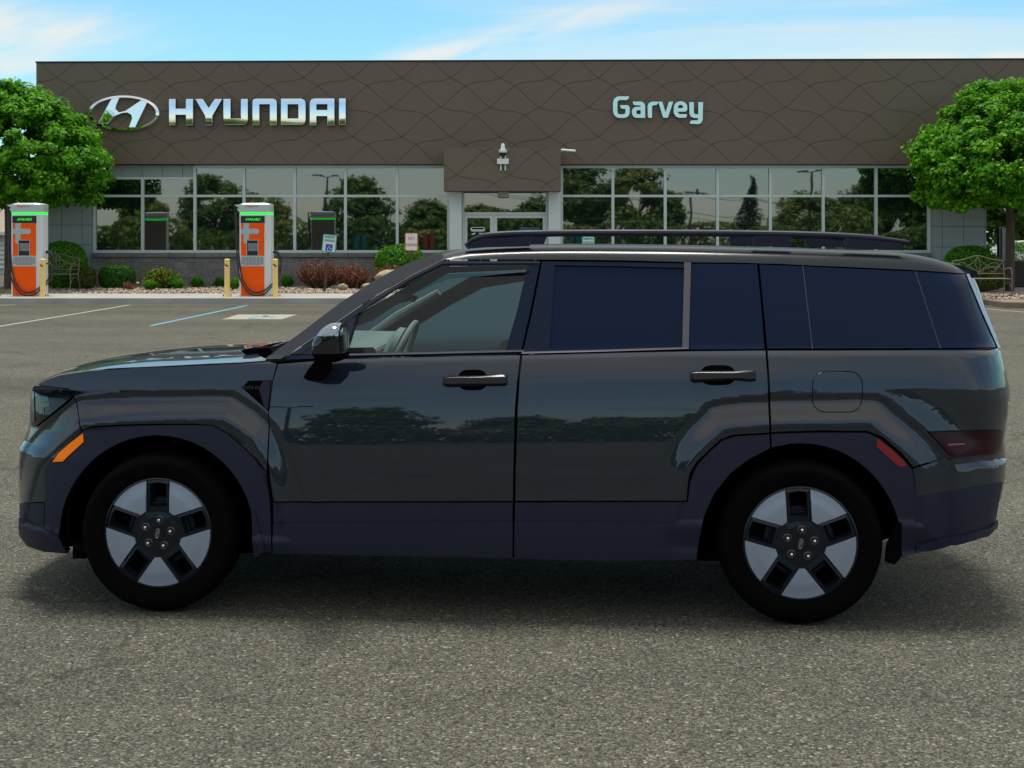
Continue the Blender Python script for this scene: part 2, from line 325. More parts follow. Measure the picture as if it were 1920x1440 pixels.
def crown(rng, c, rad, nclump, nleaf, size, clump=.42, flat=.35, mat_=None, name='crown', parent=None, drop=.0, hollow=.55, taper=0, lump=.22):
    D = rng.normal(0, 1, (nclump, 3)); D /= np.linalg.norm(D, axis=1)[:, None]; D[:, 2] = np.maximum(D[:, 2], -flat-.1*rng.random(nclump))
    rr = rng.uniform(hollow, 1.08, nclump)**.6*lumpy(rng, D, 12, lump); Cc = D*rr[:, None]*np.array(rad); tp = (1-taper*np.clip(D[:, 2], 0, 1))[:, None]; Cc = Cc*np.concatenate([tp, tp, np.ones_like(tp)], 1)
    P = []; Nn = []
    for i in range(nclump):
        d = rng.normal(0, 1, (nleaf, 3)); d /= np.linalg.norm(d, axis=1)[:, None]
        r_ = clump*rng.uniform(.6, 1.2)*rng.uniform(.35, 1, nleaf)[:, None]
        q = d*r_*np.array([1, 1, .62]); P.append(q+Cc[i]); nn = d*.5+np.array([0, 0, .75])+D[i]*.5; Nn.append(nn)
    P = np.concatenate(P); Nn = np.concatenate(Nn); V, Q = leaves(rng, P+np.array(c), Nn, size)
    return fastmesh(name, V, Q, mat_, parent)
def bush(rng, rad, n, size, mat_, name, parent, p=2.0, z0=0., thick=.14, flatb=-.95, amp=.12, jit=.6):
    D = rng.normal(0, 1, (n, 3)); D /= (np.abs(D)**p).sum(1)[:, None]**(1/p); D[:, 2] = np.maximum(D[:, 2], flatb)
    rr = (1-thick*rng.random(n)**1.6+rng.normal(0, .012, n))*lumpy(rng, D/np.linalg.norm(D, axis=1)[:, None], 14, amp)
    P = D*rr[:, None]*np.array(rad)+np.array([0, 0, rad[2]*abs(flatb)+z0]); V, Q = leaves(rng, P, D*1.0, size, jit=jit)
    return fastmesh(name, V, Q, mat_, parent)
M['leaf_maple'] = leafmat('maple_leaf', [(0, (.035, .17, .006)), (.5, (.085, .32, .010)), (.85, (.17, .46, .012)), (1, (.28, .58, .02))], .5)
M['leaf_box'] = leafmat('boxwood_leaf', [(0, (.035, .16, .005)), (.6, (.08, .31, .008)), (1, (.15, .42, .012))], .35)
M['leaf_brown'] = leafmat('browned_leaf', [(0, (.03, .09, .008)), (.55, (.05, .14, .01)), (.8, (.13, .10, .02)), (1, (.24, .10, .03))], .25)
M['leaf_yew'] = leafmat('yew_leaf', [(0, (.018, .09, .006)), (.6, (.035, .18, .010)), (.95, (.06, .24, .012)), (1, (.2, .14, .03))], .25)
M['leaf_red'] = leafmat('barberry_leaf', [(0, (.12, .03, .025)), (.35, (.24, .075, .055)), (.7, (.37, .14, .10)), (.86, (.26, .17, .09)), (1, (.08, .14, .03))], .3)
M['leaf_yellow'] = leafmat('flowering_leaf', [(0, (.05, .12, .01)), (.86, (.12, .22, .02)), (.88, (.75, .50, .01)), (1, (.85, .6, .02))], .3)
M['grass'] = leafmat('grass_blade', [(0, (.05, .22, .01)), (.6, (.10, .36, .015)), (1, (.18, .45, .03))], .45)
M['leaf_far'] = leafmat('far_leaf', [(0, (.05, .12, .02)), (.6, (.10, .20, .03)), (1, (.20, .30, .05))], .3)
M['leaf_olive'] = leafmat('olive_leaf', [(0, (.10, .16, .03)), (.6, (.20, .28, .05)), (1, (.32, .38, .08))], .3)
M['leaf_spruce'] = leafmat('spruce_needle', [(0, (.012, .035, .02)), (1, (.035, .075, .035))], .1)
M['pebble'] = leafmat('pebble', [(0, (.07, .06, .055)), (.3, (.20, .16, .125)), (.6, (.36, .275, .20)), (.85, (.47, .38, .29)), (1, (.60, .54, .46))], 0, .85)
# ================================================================== GROUND
def struct(o): o['kind'] = 'structure'; return o
def G(px, py, z=0.):
    d = F*(H-z)/(py-HOR); return Vector((XW(px, d), d, z))
def adopt(root):
    for ch in root.children: ch.matrix_parent_inverse = Matrix.Translation(-root.location)
struct(MB().add([(-400, -300, 0), (400, -300, 0), (400, 500, 0), (-400, 500, 0)], [(0, 1, 2, 3)]).build('asphalt_ground', M['asphalt'], fix=False))
struct(MB().box(-60, 11.4, 34.0, 36.6, -.1, .15).build('pavement', M['concrete'], bevel=.02))
struct(MB().box(11.403, 60, 32.0, 33.2, -.1, .15).build('kerb', M['kerb_brown'], bevel=.03))
M['soil'] = mat('soil', (.12, .10, .08), .95, var=.3, vscale=8)
struct(MB().box(-60, 11.39, 36.603, 41.42, -.1, .13).box(11.41, 60, 33.203, 37.2, -.1, .13).build('planting_bed', M['soil']))
struct(MB().box(11.45, 60, 37.21, 41.42, -.1, .12).build('rear_pavement', M['concrete']))
# gravel: nobody could count it
def gravel():
    rng = np.random.default_rng(4); n = 15000
    x = np.concatenate([rng.uniform(-18.5, -2.2, n), rng.uniform(11.6, 18, 3500)]); y = np.concatenate([rng.uniform(36.65, 41.3, n), rng.uniform(33.25, 37, 3500)])
    n = len(x); P = np.stack([x, y, np.full(n, .14)+rng.uniform(-.01, .02, n)], 1)
    base = np.array([(1, 0, 0), (0, 1, 0), (-1, 0, 0), (0, -1, 0), (0, 0, 1), (0, 0, -1)], float)
    tri = np.array([(0, 1, 4), (1, 2, 4), (2, 3, 4), (3, 0, 4), (1, 0, 5), (2, 1, 5), (3, 2, 5), (0, 3, 5)])
    V = base[None]*rng.uniform(.6, 1.25, (n, 6, 1))*rng.uniform(.022, .055, (n, 1, 1))*np.array([1, 1, .7])
    a = rng.uniform(0, 6.28, n); c, s = np.cos(a)[:, None], np.sin(a)[:, None]
    V = np.stack([V[..., 0]*c-V[..., 1]*s, V[..., 0]*s+V[..., 1]*c, V[..., 2]], -1)+P[:, None]
    Q = (tri[None]+6*np.arange(n)[:, None, None]).reshape(-1, 3)
    o = fastmesh('gravel', V.reshape(-1, 3), Q, M['pebble'], None, 3); o['kind'] = 'stuff'
gravel()
def stripe(a, b, w, m, name):
    a, b = G(*a), G(*b); d = (b-a).normalized(); n = Vector((-d.y, d.x, 0))*w/2; z = Vector((0, 0, .004))
    return struct(MB().add([a+n+z, b+n+z, b-n+z, a-n+z], [(0, 1, 2, 3)]).build(name, m, fix=False))
stripe((243, 572), (-60, 622), .11, M['paintwhite'], 'parking_line')
stripe((463, 573), (283, 611), .11, M['paintblue'], 'blue_parking_line')
stripe((28, 571.5), (-60, 576), .11, M['paintwhite'], 'parking_line')
stripe((1846, 579), (2060, 598), .11, M['paintwhite'], 'parking_line')
pp = [G(446, 590), G(558, 590), G(528, 599), G(416, 599)]
struct(MB().add([p+Vector((0, 0, .004)) for p in pp], [(0, 1, 2, 3)]).build('painted_patch', M['paintwhite'], fix=False))
def wheelchair(fn, d0, d1):
    mb = MB(); mb.prism([(.05+.11*math.cos(t), .78+.11*math.sin(t)) for t in [k*math.pi/5 for k in range(10)]], fn, d0, d1)
    mb.prism([(-.02, .64), (.10, .64), (.10, .42), (.38, .42), (.52, .10), (.66, .16), (.48, .54), (.10, .54)][:8] if False else [(-.02, .64), (.10, .64), (.12, .46), (.40, .46), (.54, .12), (.66, .17), (.48, .56), (-.02, .56)], fn, d0, d1)
    R0, R1 = .34, .24; A = [math.radians(a) for a in range(110, 345, 20)]
    mb.prism([(.0+R0*math.cos(a), .30+R0*math.sin(a)) for a in A]+[(.0+R1*math.cos(a), .30+R1*math.sin(a)) for a in A[::-1]], fn, d0, d1)
    return mb
ux = (pp[1]-pp[0]); uy = (pp[0]-pp[3])
struct(wheelchair(lambda a, b, d: pp[3]+ux*(.5+a*.42)+uy*(.08+b*.85)+Vector((0, 0, d)), .005, .009).build('painted_symbol', M['paintblue']))

# ================================================================== BUILDING
DB, DF, DPt = 41.5, 41.2, 40.2
bld = thing('dealership_building', 'low dark brown dealership building with wavy panelled fascia and glass front', 'building', (1.5, 50, 0))
zt0, zt1, zb = ZW(118, DF), ZW(111.5, DF), ZW(307.5, DF)
x0, x1 = XW(68, DF), 17.6
fas = MB().add([(x0, DF, zb), (x1, DF, zb), (x1, DF, zt1), (x0, DF, zt0), (x0, 60, zb), (x1, 60, zb), (x1, 60, zt1), (x0, 60, zt0)],
               [(0, 1, 2, 3), (5, 4, 7, 6), (4, 0, 3, 7), (1, 5, 6, 2), (4, 5, 1, 0), (3, 2, 6, 7)]).build('fascia', M['fascia'], bld)
MB().box(x0-.03, x1+.03, DF-.03, DF+.25, 0, .05).build('coping', M['joint'], bld).rotation_euler = (0, 0, 0)
cop = bld.children[-1] if False else [o for o in bld.children if o.name.startswith('coping')][0]
bpy.data.objects.remove(cop)
MB().add([(x0-.02, DF-.02, zt0), (x1, DF-.02, zt1), (x1, DF-.02, zt1+.045), (x0-.02, DF-.02, zt0+.045), (x0-.02, DF+.2, zt0), (x1, DF+.2, zt1), (x1, DF+.2, zt1+.045), (x0-.02, DF+.2, zt0+.045)],
         [(0, 1, 2, 3), (5, 4, 7, 6), (4, 0, 3, 7), (1, 5, 6, 2), (4, 5, 1, 0), (3, 2, 6, 7)]).build('coping', M['joint'], bld)
# wavy joints
def wave_profile():
    k = [(0, 0), (35, 3.5), (70, 9), (130, 31), (195, 84), (265, 149), (312, 190), (369, 221)]
    return [(a/4, b/4) for a, b in catmull(k, 5)]
def joints(px0, px1, py0, py1, d, cx, cy, sc=1.0, w=.0075, slope=None):
    """both families of wavy joints as thin raised seams clipped to the panel"""
    prof = wave_profile(); half = (369/4, 221/4); mb = MB(); HX, HY = 92.3, 55.25
    one = [(a, b) for a, b in prof]+[(2*half[0]-a, 2*half[1]-b) for a, b in prof[::-1][1:]]   # flat -> flat, one period: dx=2*HX, dy=2*HY
    for fam in (-1, 1):
        for k in range(-14, 36):
            pts = []
            for j in range(-3, 4):
                for a, b in one[:-1]:
                    ox = cx+k*HX*1.0+fam*j*2*HX; oy = cy+j*2*HY
                    if fam == 1: ox -= 47.75; oy += HY
                    pts.append((px0+(ox+fam*a-px0), oy+b))
            pts = [((p[0]-cx)*sc+cx, (p[1]-cy)*sc+cy) for p in pts]
            seg = []
            def flush(seg):
                if len(seg) > 1:
                    P3 = [at(a, b, d) for a, b in seg]; n = len(P3); vs = []
                    for i in range(n):
                        t = (P3[min(i+1, n-1)]-P3[max(i-1, 0)]).normalized(); nn = Vector((-t.z, 0, t.x))*w
                        vs += [P3[i]+nn, P3[i]-nn]
                    mb.add(vs, [(2*i, 2*i+1, 2*i+3, 2*i+2) for i in range(n-1)])
            for a, b in pts:
                t0 = py0 if slope is None else slope(a)
                if px0 <= a <= px1 and t0 <= b <= py1: seg.append((a, b))
                else: flush(seg); seg = []
            flush(seg)
    return mb
sl_ = lambda a: 118-6.5*(a-68)/(1920-68)
o = joints(69, 2060, 112, 307, DF-.004, 167.5, 152.8, slope=sl_).build('panel_joint', M['seam'], fas, fix=False)
# window band
zw0, zw1, zm, zt2 = ZW(474, DB), ZW(311, DB), ZW(367.5, DB), ZW(332, DB)
VL = [178, 268, 366, 458, 553, 648, 745, 841]; VR = [1053, 1149, 1247, 1345, 1444, 1543, 1642, 1741]
def winbank(V, name, lowtop):
    X = [XW(v, DB) for v in V]; fr = MB(); w = .042; first = True
    for i, x in enumerate(X):
        top = zt2 if (lowtop and i < 2) else zw1
        fr.box(x-w, x+w, DB-.06, DB+.08, zw0, top)
    for z, a, b in ((zw0, 0, len(X)-1), (zm, 0, len(X)-1)):
        for i in range(a, b): fr.box(X[i]+w, X[i+1]-w, DB-.055, DB+.075, z-(.0 if z == zw0 else .035), z+(.08 if z == zw0 else .035))
    for i in range(len(X)-1):
        top = zt2 if (lowtop and i < 2) else zw1
        fr.box(X[i]+w, X[i+1]-w, DB-.055, DB+.075, top-.07, top)
    f = fr.build('window_frame', M['frame'], bld)
    for i in range(len(X)-1):
        top = zt2 if (lowtop and i < 2) else zw1
        for a, b in ((zw0+.08, zm-.035), (zm+.035, top-.07)):
            # panes are never perfectly parallel: a fraction of a degree of tilt breaks the reflection from pane to pane
            p = MB().box(X[i]+w, X[i+1]-w, DB+.01, DB+.03, a, b).build('window_pane', M['glass'], bld)
            c = Vector(((X[i]+X[i+1])/2, DB+.02, (a+b)/2)); rz = random.uniform(-.0022, .0022); rx = random.uniform(-.0012, .0012)
            T = Matrix.Translation(c) @ Matrix.Rotation(rz, 4, 'Z') @ Matrix.Rotation(rx, 4, 'X') @ Matrix.Translation(-c)
            p.data.transform(T)
random.seed(3)
winbank(VL, 'l', True); winbank(VR, 'r', False)
# white upper band over the two low bays, side walls of aluminium panels
def panels(px0, px1, z0, z1, vx, hz, d):
    g = .006; xs = [XW(px0, d)]+[XW(v, d) for v in vx]+[XW(px1, d)]; zs = [z0]+hz+[z1]; mb = MB(); 
    for i in range(len(xs)-1):
        for j in range(len(zs)-1): mb.box(xs[i]+g, xs[i+1]-g, d-.03, d, zs[j]+g, zs[j+1]-g)
    mb.build('wall_panel', M['panel'], bld); MB().box(xs[0], xs[-1], d+.002, d+.3, z0, z1).build('wall_backing', M['joint'], bld)
panels(204, 366, zt2, zb-.02, [229, 267, 305, 343], [], DB)
panels(72, 175, .1, zb-.02, [116, 154], [ZW(459, DB), ZW(422, DB), ZW(385, DB), ZW(348, DB)], DB)
panels(1744, 1849, .1, zb-.02, [1766, 1806, 1845], [ZW(463, DB), ZW(425, DB), ZW(387, DB), ZW(348, DB)], DB)
MB().box(XW(366, DB), XW(841, DB), DB-.02, DB+.1, zw1, zb-.01).box(XW(1053, DB), XW(1744, DB), DB-.02, DB+.1, zw1, zb-.01).build('head_flashing', M['frame'], bld)
# block base with stone sill
MB().box(XW(175, DB), XW(841, DB), DB-.1, DB+.2, 0, zw0-.13).box(XW(1053, DB), XW(1744, DB), DB-.1, DB+.2, 0, zw0-.13).build('block_wall', M['block'], bld)
rr = random.Random(2)
for a, b in ((175, 841), (1053, 1744)):
    k = a; sill = MB()
    while k < b-5:
        w = min(48, b-k); sill.box(XW(k, DB)+.004, XW(k+w, DB)-.004, DB-.16-rr.random()*.012, DB+.1, zw0-.128, zw0-.002); k += w
    sill.build('stone_sill', M['sill'], bld, bevel=.01)

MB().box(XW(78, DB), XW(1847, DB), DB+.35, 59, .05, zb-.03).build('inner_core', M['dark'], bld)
# portal
pz0, pz1 = ZW(358, DPt), ZW(276.5, DPt); pxa, pxb = XW(832, DPt), XW(1051.5, DPt)
por = MB().box(pxa, pxb, DPt, DF-.003, pz0, pz1).build('entrance_canopy', M['fascia'], bld)
joints(833, 1051, 277.5, 357.5, DPt-.004, 941.7, 275.8, sc=1.077).build('panel_joint', M['seam'], por, fix=False)
MB().box(XW(843, 41.0), XW(866, 41.0), 40.95, DB+.02, 0, pz0-.002).build('portal_column', M['white'], bld, bevel=.01)
MB().box(XW(1028, 41.0), XW(1051, 41.0), 40.95, DB+.02, 0, pz0-.002).build('portal_column', M['white'], bld, bevel=.01)
DD = 41.25; dz = ZW(403, DD); xa, xb, xm = XW(867, DD), XW(1027, DD), XW(925.5, DD)
MB().box(xa, xa+.06, DD-.04, DD+.1, 0, pz0-.01).box(xb-.06, xb, DD-.04, DD+.1, 0, pz0-.01).box(xa+.06, xb-.06, DD-.04, DD+.1, ZW(403, DD), ZW(398, DD)).build('door_frame', M['white'], bld)
MB().box(xa+.06, xb-.06, DD+.0, DD+.02, ZW(398, DD)+.003, ZW(360, DD)).build('transom_pane', M['glass'], bld)
for a, b in ((xa+.063, xm-.02), (xm+.02, xb-.063)):
    d_ = MB(); w = .085; z1 = ZW(403.5, DD)
    d_.box(a, a+w, DD-.03, DD+.05, .12, z1).box(b-w, b, DD-.03, DD+.05, .12, z1).box(a+w, b-w, DD-.03, DD+.05, z1-w, z1).box(a+w, b-w, DD-.03, DD+.05, .12, .12+.2)
    dr = d_.build('door', M['white'], bld); MB().box(a+w, b-w, DD+.0, DD+.015, .322, z1-w-.002).build('pane', M['glass'], dr)
    MB().tube([(b-w/2, DD-.09, .9), (b-w/2, DD-.09, 1.35)], .014).build('handle', M['alu'], dr)
MB().box(xm-.018, xm+.018, DD-.025, DD+.05, .12, dz).build('door_post', M['white'], bld)
MB().box(XW(933, 40.9), XW(954, 40.9), 40.8, 41.1, ZW(370, 40.9), pz0-.002).build('canopy_light', M['soffit'], bld, bevel=.02)
# stickers and poster on the doors
st = MB(); f2 = lambda a, b, d: at(a, b, DD+d)
def rrect(x0_, x1_, y0_, y1_, r, n=4):
    out = []
    for cx, cy, a0 in ((x1_-r, y0_+r, -90), (x1_-r, y1_-r, 0), (x0_+r, y1_-r, 90), (x0_+r, y0_+r, 180)):
        for k in range(n+1): a = R(a0+90*k/n); out.append((cx+r*math.cos(a), cy+r*math.sin(a)))
    return out
MB().prism(rrect(882, 909.5, 425.5, 434, 4), f2, -.006, -.002).build('door_sticker', M['signwhite'], bld)
st.prism(rrect(885, 907, 426.8, 430, 1.2), f2, -.012, -.007).build('door_sticker_text', M['joint'], [o for o in bld.children if o.name.startswith('door_sticker')][0])
MB().prism([(884, 438), (891, 436), (892, 438.5), (885, 440.5)], f2, -.006, -.002).prism([(895, 437), (909, 436.8), (904, 439), (900, 438.6)], f2, -.006, -.002).build('door_sticker', M['signwhite'], bld)
M['poster'] = mat('poster_blue', (.03, .09, .16), .3, var=.6, vscale=3)
MB().prism([(974, 426), (1012, 426), (1012, 470), (974, 470)], f2, -.010, -.003).build('poster', M['poster'], bld)
adopt(bld)

# ================================================================== WALL SIGNS
def letter(name, loops, tr, d, thick, mface, mside, parent, bevel=.008, bulge=0):
    cu = bpy.data.curves.new(name, 'CURVE'); cu.dimensions = '2D'; cu.fill_mode = 'BOTH'; cu.extrude = thick/2; cu.bevel_depth = bevel; cu.bevel_resolution = 1
    for lp in loops:
        s = cu.splines.new('POLY'); s.points.add(len(lp)-1); s.use_cyclic_u = True
        for i, q in enumerate(lp):
            p = at(*tr(*q), d); s.points[i].co = (p.x, p.z, 0, 1)
    t = bpy.data.objects.new('tmp', cu); C.collection.objects.link(t); dg = bpy.context.evaluated_depsgraph_get()
    me = bpy.data.meshes.new_from_object(t.evaluated_get(dg)); bpy.data.objects.remove(t); me.name = name
    me.transform(Matrix.Translation((0, d+thick/2, 0)) @ Matrix.Rotation(R(90), 4, 'X'))
    if bulge:                                       # pressed letters: the face is slightly barrelled, so it mirrors sky above and trees below
        bm = bmesh.new(); bm.from_mesh(me); zs = [v.co.z for v in bm.verts]; za, zb_ = BZ; k = za+.01
        while k < zb_:
            bmesh.ops.bisect_plane(bm, geom=bm.verts[:]+bm.edges[:]+bm.faces[:], plane_co=(0, 0, k), plane_no=(0, 0, 1), dist=1e-5); k += .045
        for v in bm.verts:
            t_ = (v.co.z-(za+zb_)/2)/((zb_-za)/2)
            if v.co.y < d+thick*.5: v.co.y += -bulge*(1-t_*t_)
        bm.to_mesh(me); bm.free(); me.shade_smooth(); me.set_sharp_from_angle(angle=R(20))
    me.materials.clear(); me.materials.append(mface); me.materials.append(mside)
    for p in me.polygons:
        if abs(p.normal.y) < .35: p.material_index = 1
    o = bpy.data.objects.new(name, me); link(o, parent); return o
tr1 = lambda a, b: (300+a/5.19, 160+b/5.19)
hy = thing('lettering_sign', 'large chrome block capitals reading HYUNDAI on the dark fascia', 'sign', (XW(484, 41.1), 41.2, ZW(210, 41.1)))
LET = [[[(90,135),(150,135),(150,230),(255,230),(255,135),(320,135),(320,385),(255,385),(255,285),(150,285),(150,385),(90,385)]],
 [[(348,135),(415,135),(475,225),(535,135),(603,135),(508,300),(508,385),(443,385),(443,300)]],
 [[(620,135),(685,135),(685,325),(790,325),(790,135),(853,135),(853,345),(845,368),(820,380),(645,380),(626,372),(620,355)]],
 [[(903,385),(903,155),(911,139),(930,132),(1098,132),(1124,142),(1135,170),(1135,385),(1072,385),(1072,183),(965,183),(965,385)]],
 [[(1180,132),(1375,132),(1405,146),(1415,175),(1415,345),(1404,370),(1375,380),(1180,380)], [(1240,183),(1240,325),(1350,325),(1350,183)]],
 [[(1460,385),(1460,170),(1471,143),(1500,130),(1695,130),(1695,385),(1632,385),(1632,298),(1520,298),(1520,385)], [(1520,183),(1520,243),(1632,243),(1632,183)]],
 [[(1745,130),(1805,130),(1805,380),(1745,380)]]]
BZ = (ZW(234.5, 41.03), ZW(185, 41.03))
for L_ in LET: letter('letter', L_, tr1, 41.03, .15, M['chrome'], M['chrome_side'], hy, bulge=.012)
adopt(hy)
tr2 = lambda a, b: (1130+a/9.143, 170+b/9.143)
ga = thing('lettering_sign', 'pale mint rounded letters reading Garvey on the dark fascia', 'sign', (XW(1234, 41.1), 41.2, ZW(205, 41.1)))
sm = lambda l: l
LET2 = [[[(450,100),(440,140),(410,158),(290,158),(262,172),(250,200),(250,370),(262,395),(290,408),(360,408),(383,397),(393,370),(393,310),(325,308),(308,285),(305,252),(420,252),(450,268),(462,300),(462,375),(445,425),(410,455),(360,465),(285,465),(235,450),(200,415),(180,360),(180,200),(198,145),(235,112),(285,100)]],
 [[(520,192),(660,190),(705,210),(725,255),(728,462),(580,465),(530,445),(505,395),(503,350),(525,300),(570,280),(655,278),(655,265),(640,250),(550,246),(525,230)], [(655,330),(600,332),(575,350),(573,385),(590,405),(655,408)]],
 [[(777,450),(772,270),(790,220),(840,192),(950,192),(945,220),(915,246),(865,248),(845,265),(843,455),(835,464),(790,464)]],
 [[(958,192),(1020,192),(1078,380),(1140,192),(1205,192),(1118,455),(1100,462),(1050,462),(1035,450)]],
 [[(1220,290),(1240,230),(1290,192),(1350,185),(1410,205),(1445,250),(1450,320),(1430,350),(1400,358),(1288,358),(1295,390),(1320,405),(1440,405),(1440,440),(1415,462),(1310,462),(1255,440),(1222,385)], [(1288,302),(1378,302),(1378,265),(1355,243),(1320,240),(1295,258)]],
 [[(1488,200),(1560,200),(1560,380),(1575,405),(1642,410),(1642,200),(1718,200),(1712,500),(1690,550),(1640,570),(1498,565),(1505,530),(1530,512),(1620,510),(1640,495),(1640,468),(1560,465),(1510,440),(1490,390)]]]
for L_ in LET2: letter('letter', L_, tr2, 41.08, .10, M['mint'], M['chrome_side'], ga, .005)
adopt(ga)
# slanted-H oval emblem in unit coordinates (half width 1, half height .5)
EM_H = [[(-.31, .47), (-.09, .47), (-.20, .22), (-.22, .10), (-.13, .02), (.04, .06), (.50, .37), (.68, .33), (.32, -.41), (.13, -.41), (.22, -.16), (.20, -.06), (.10, .0), (-.04, -.01), (-.26, -.10), (-.48, -.32), (-.72, -.30)]]
def emblem(name, c, ux, uy, un, s, th, m, parent, ring_m=None):
    """c centre, ux/uy in-plane unit vectors, un outward normal"""
    c = Vector(c); ring = MB(); n = 48; prof = []
    for k in range(n):
        a = 2*math.pi*k/n; ca, sa = math.cos(a), math.sin(a)
        def q(rx, ry, h): return c+ux*(rx*ca*s)+uy*(ry*sa*s)+un*h
        ring.v += [tuple(q(1, .5, 0)), tuple(q(.985, .485, th)), tuple(q(.90, .43, th*1.1)), tuple(q(.86, .385, 0))]
    for k in range(n):
        for j in range(3): ring.f.append((4*k+j, 4*((k+1) % n)+j, 4*((k+1) % n)+j+1, 4*k+j+1))
    ring.build('emblem_ring', ring_m or m, parent, smooth=True)
    mb = MB(); mb.prism(EM_H[0], lambda a, b, d: c+ux*(a*s)+uy*(b*s)+un*d, 0, th*.92); mb.build('emblem_letter', m, parent, bevel=th*.12)
em = thing('emblem_sign', 'chrome oval emblem with a slanted H on the dark fascia left of the capitals', 'sign', (XW(232.5, 41.1), 41.2, ZW(212, 41.1)))
emblem('e', (0, -.0, 0), Vector((1, 0, 0)), Vector((0, 0, 1)), Vector((0, -1, 0)), 67.5/F*41.1, .14, M['chrome'], em)
# camera on the canopy
sc_ = thing('security_camera', 'white dome security camera on a two-pronged bracket above the entrance', 'camera', (XW(943, DPt), DPt, ZW(303, DPt)))
u = DPt/F
def P_(px, py): return ((px-943)*u, (303-py)*u)
cx, cz = P_(943, 287)
MB().box(*P_(932, 0)[:1], P_(954, 0)[0], -.14, -.02, P_(0, 308)[1], P_(0, 298)[1]).build('junction_box', M['camwhite'], sc_, bevel=.01)
for pa, za_, zb2 in ((939, 320, 308.5), (947.5, 320, 308.5), (939, 297.5, 288), (947.5, 297.5, 288)):
    MB().tube([(P_(pa, 0)[0], -.05, P_(0, za_)[1]), (P_(pa, 0)[0], -.05, P_(0, zb2)[1])], .02).build('bracket', M['camwhite'], sc_)
LZ = lambda z0: (lambda x, y, h: Vector((x, y-.16, z0+h)))
MB().lathe([(.001, .27), (.03, .265), (.055, .22), (.06, .12), (.065, .10), (.115, .09), (.118, .02), (.10, 0), (.001, 0)], LZ(P_(0, 287)[1]), 20).build('housing', M['camwhite'], sc_, smooth=True)
MB().lathe([(.10, -.003), (.098, -.04), (.08, -.085), (.045, -.115), (.001, -.125)], LZ(P_(0, 287)[1]), 20).build('dome', mat('dome_smoke', (.01, .01, .012), .08), sc_, smooth=True)
al = thing('wall_bar', 'short white tube sticking out beside the entrance canopy', 'bar', (XW(1052, 40.6), 40.6, ZW(283, 40.6)))
MB().tube([(0.0, 0, .03), (.42, 0, 0)], .035, 10).build('tube', M['camwhite'], al); MB().box(-.012, .02, -.05, .6, -.02, .05).build('bracket', M['camwhite'], al)

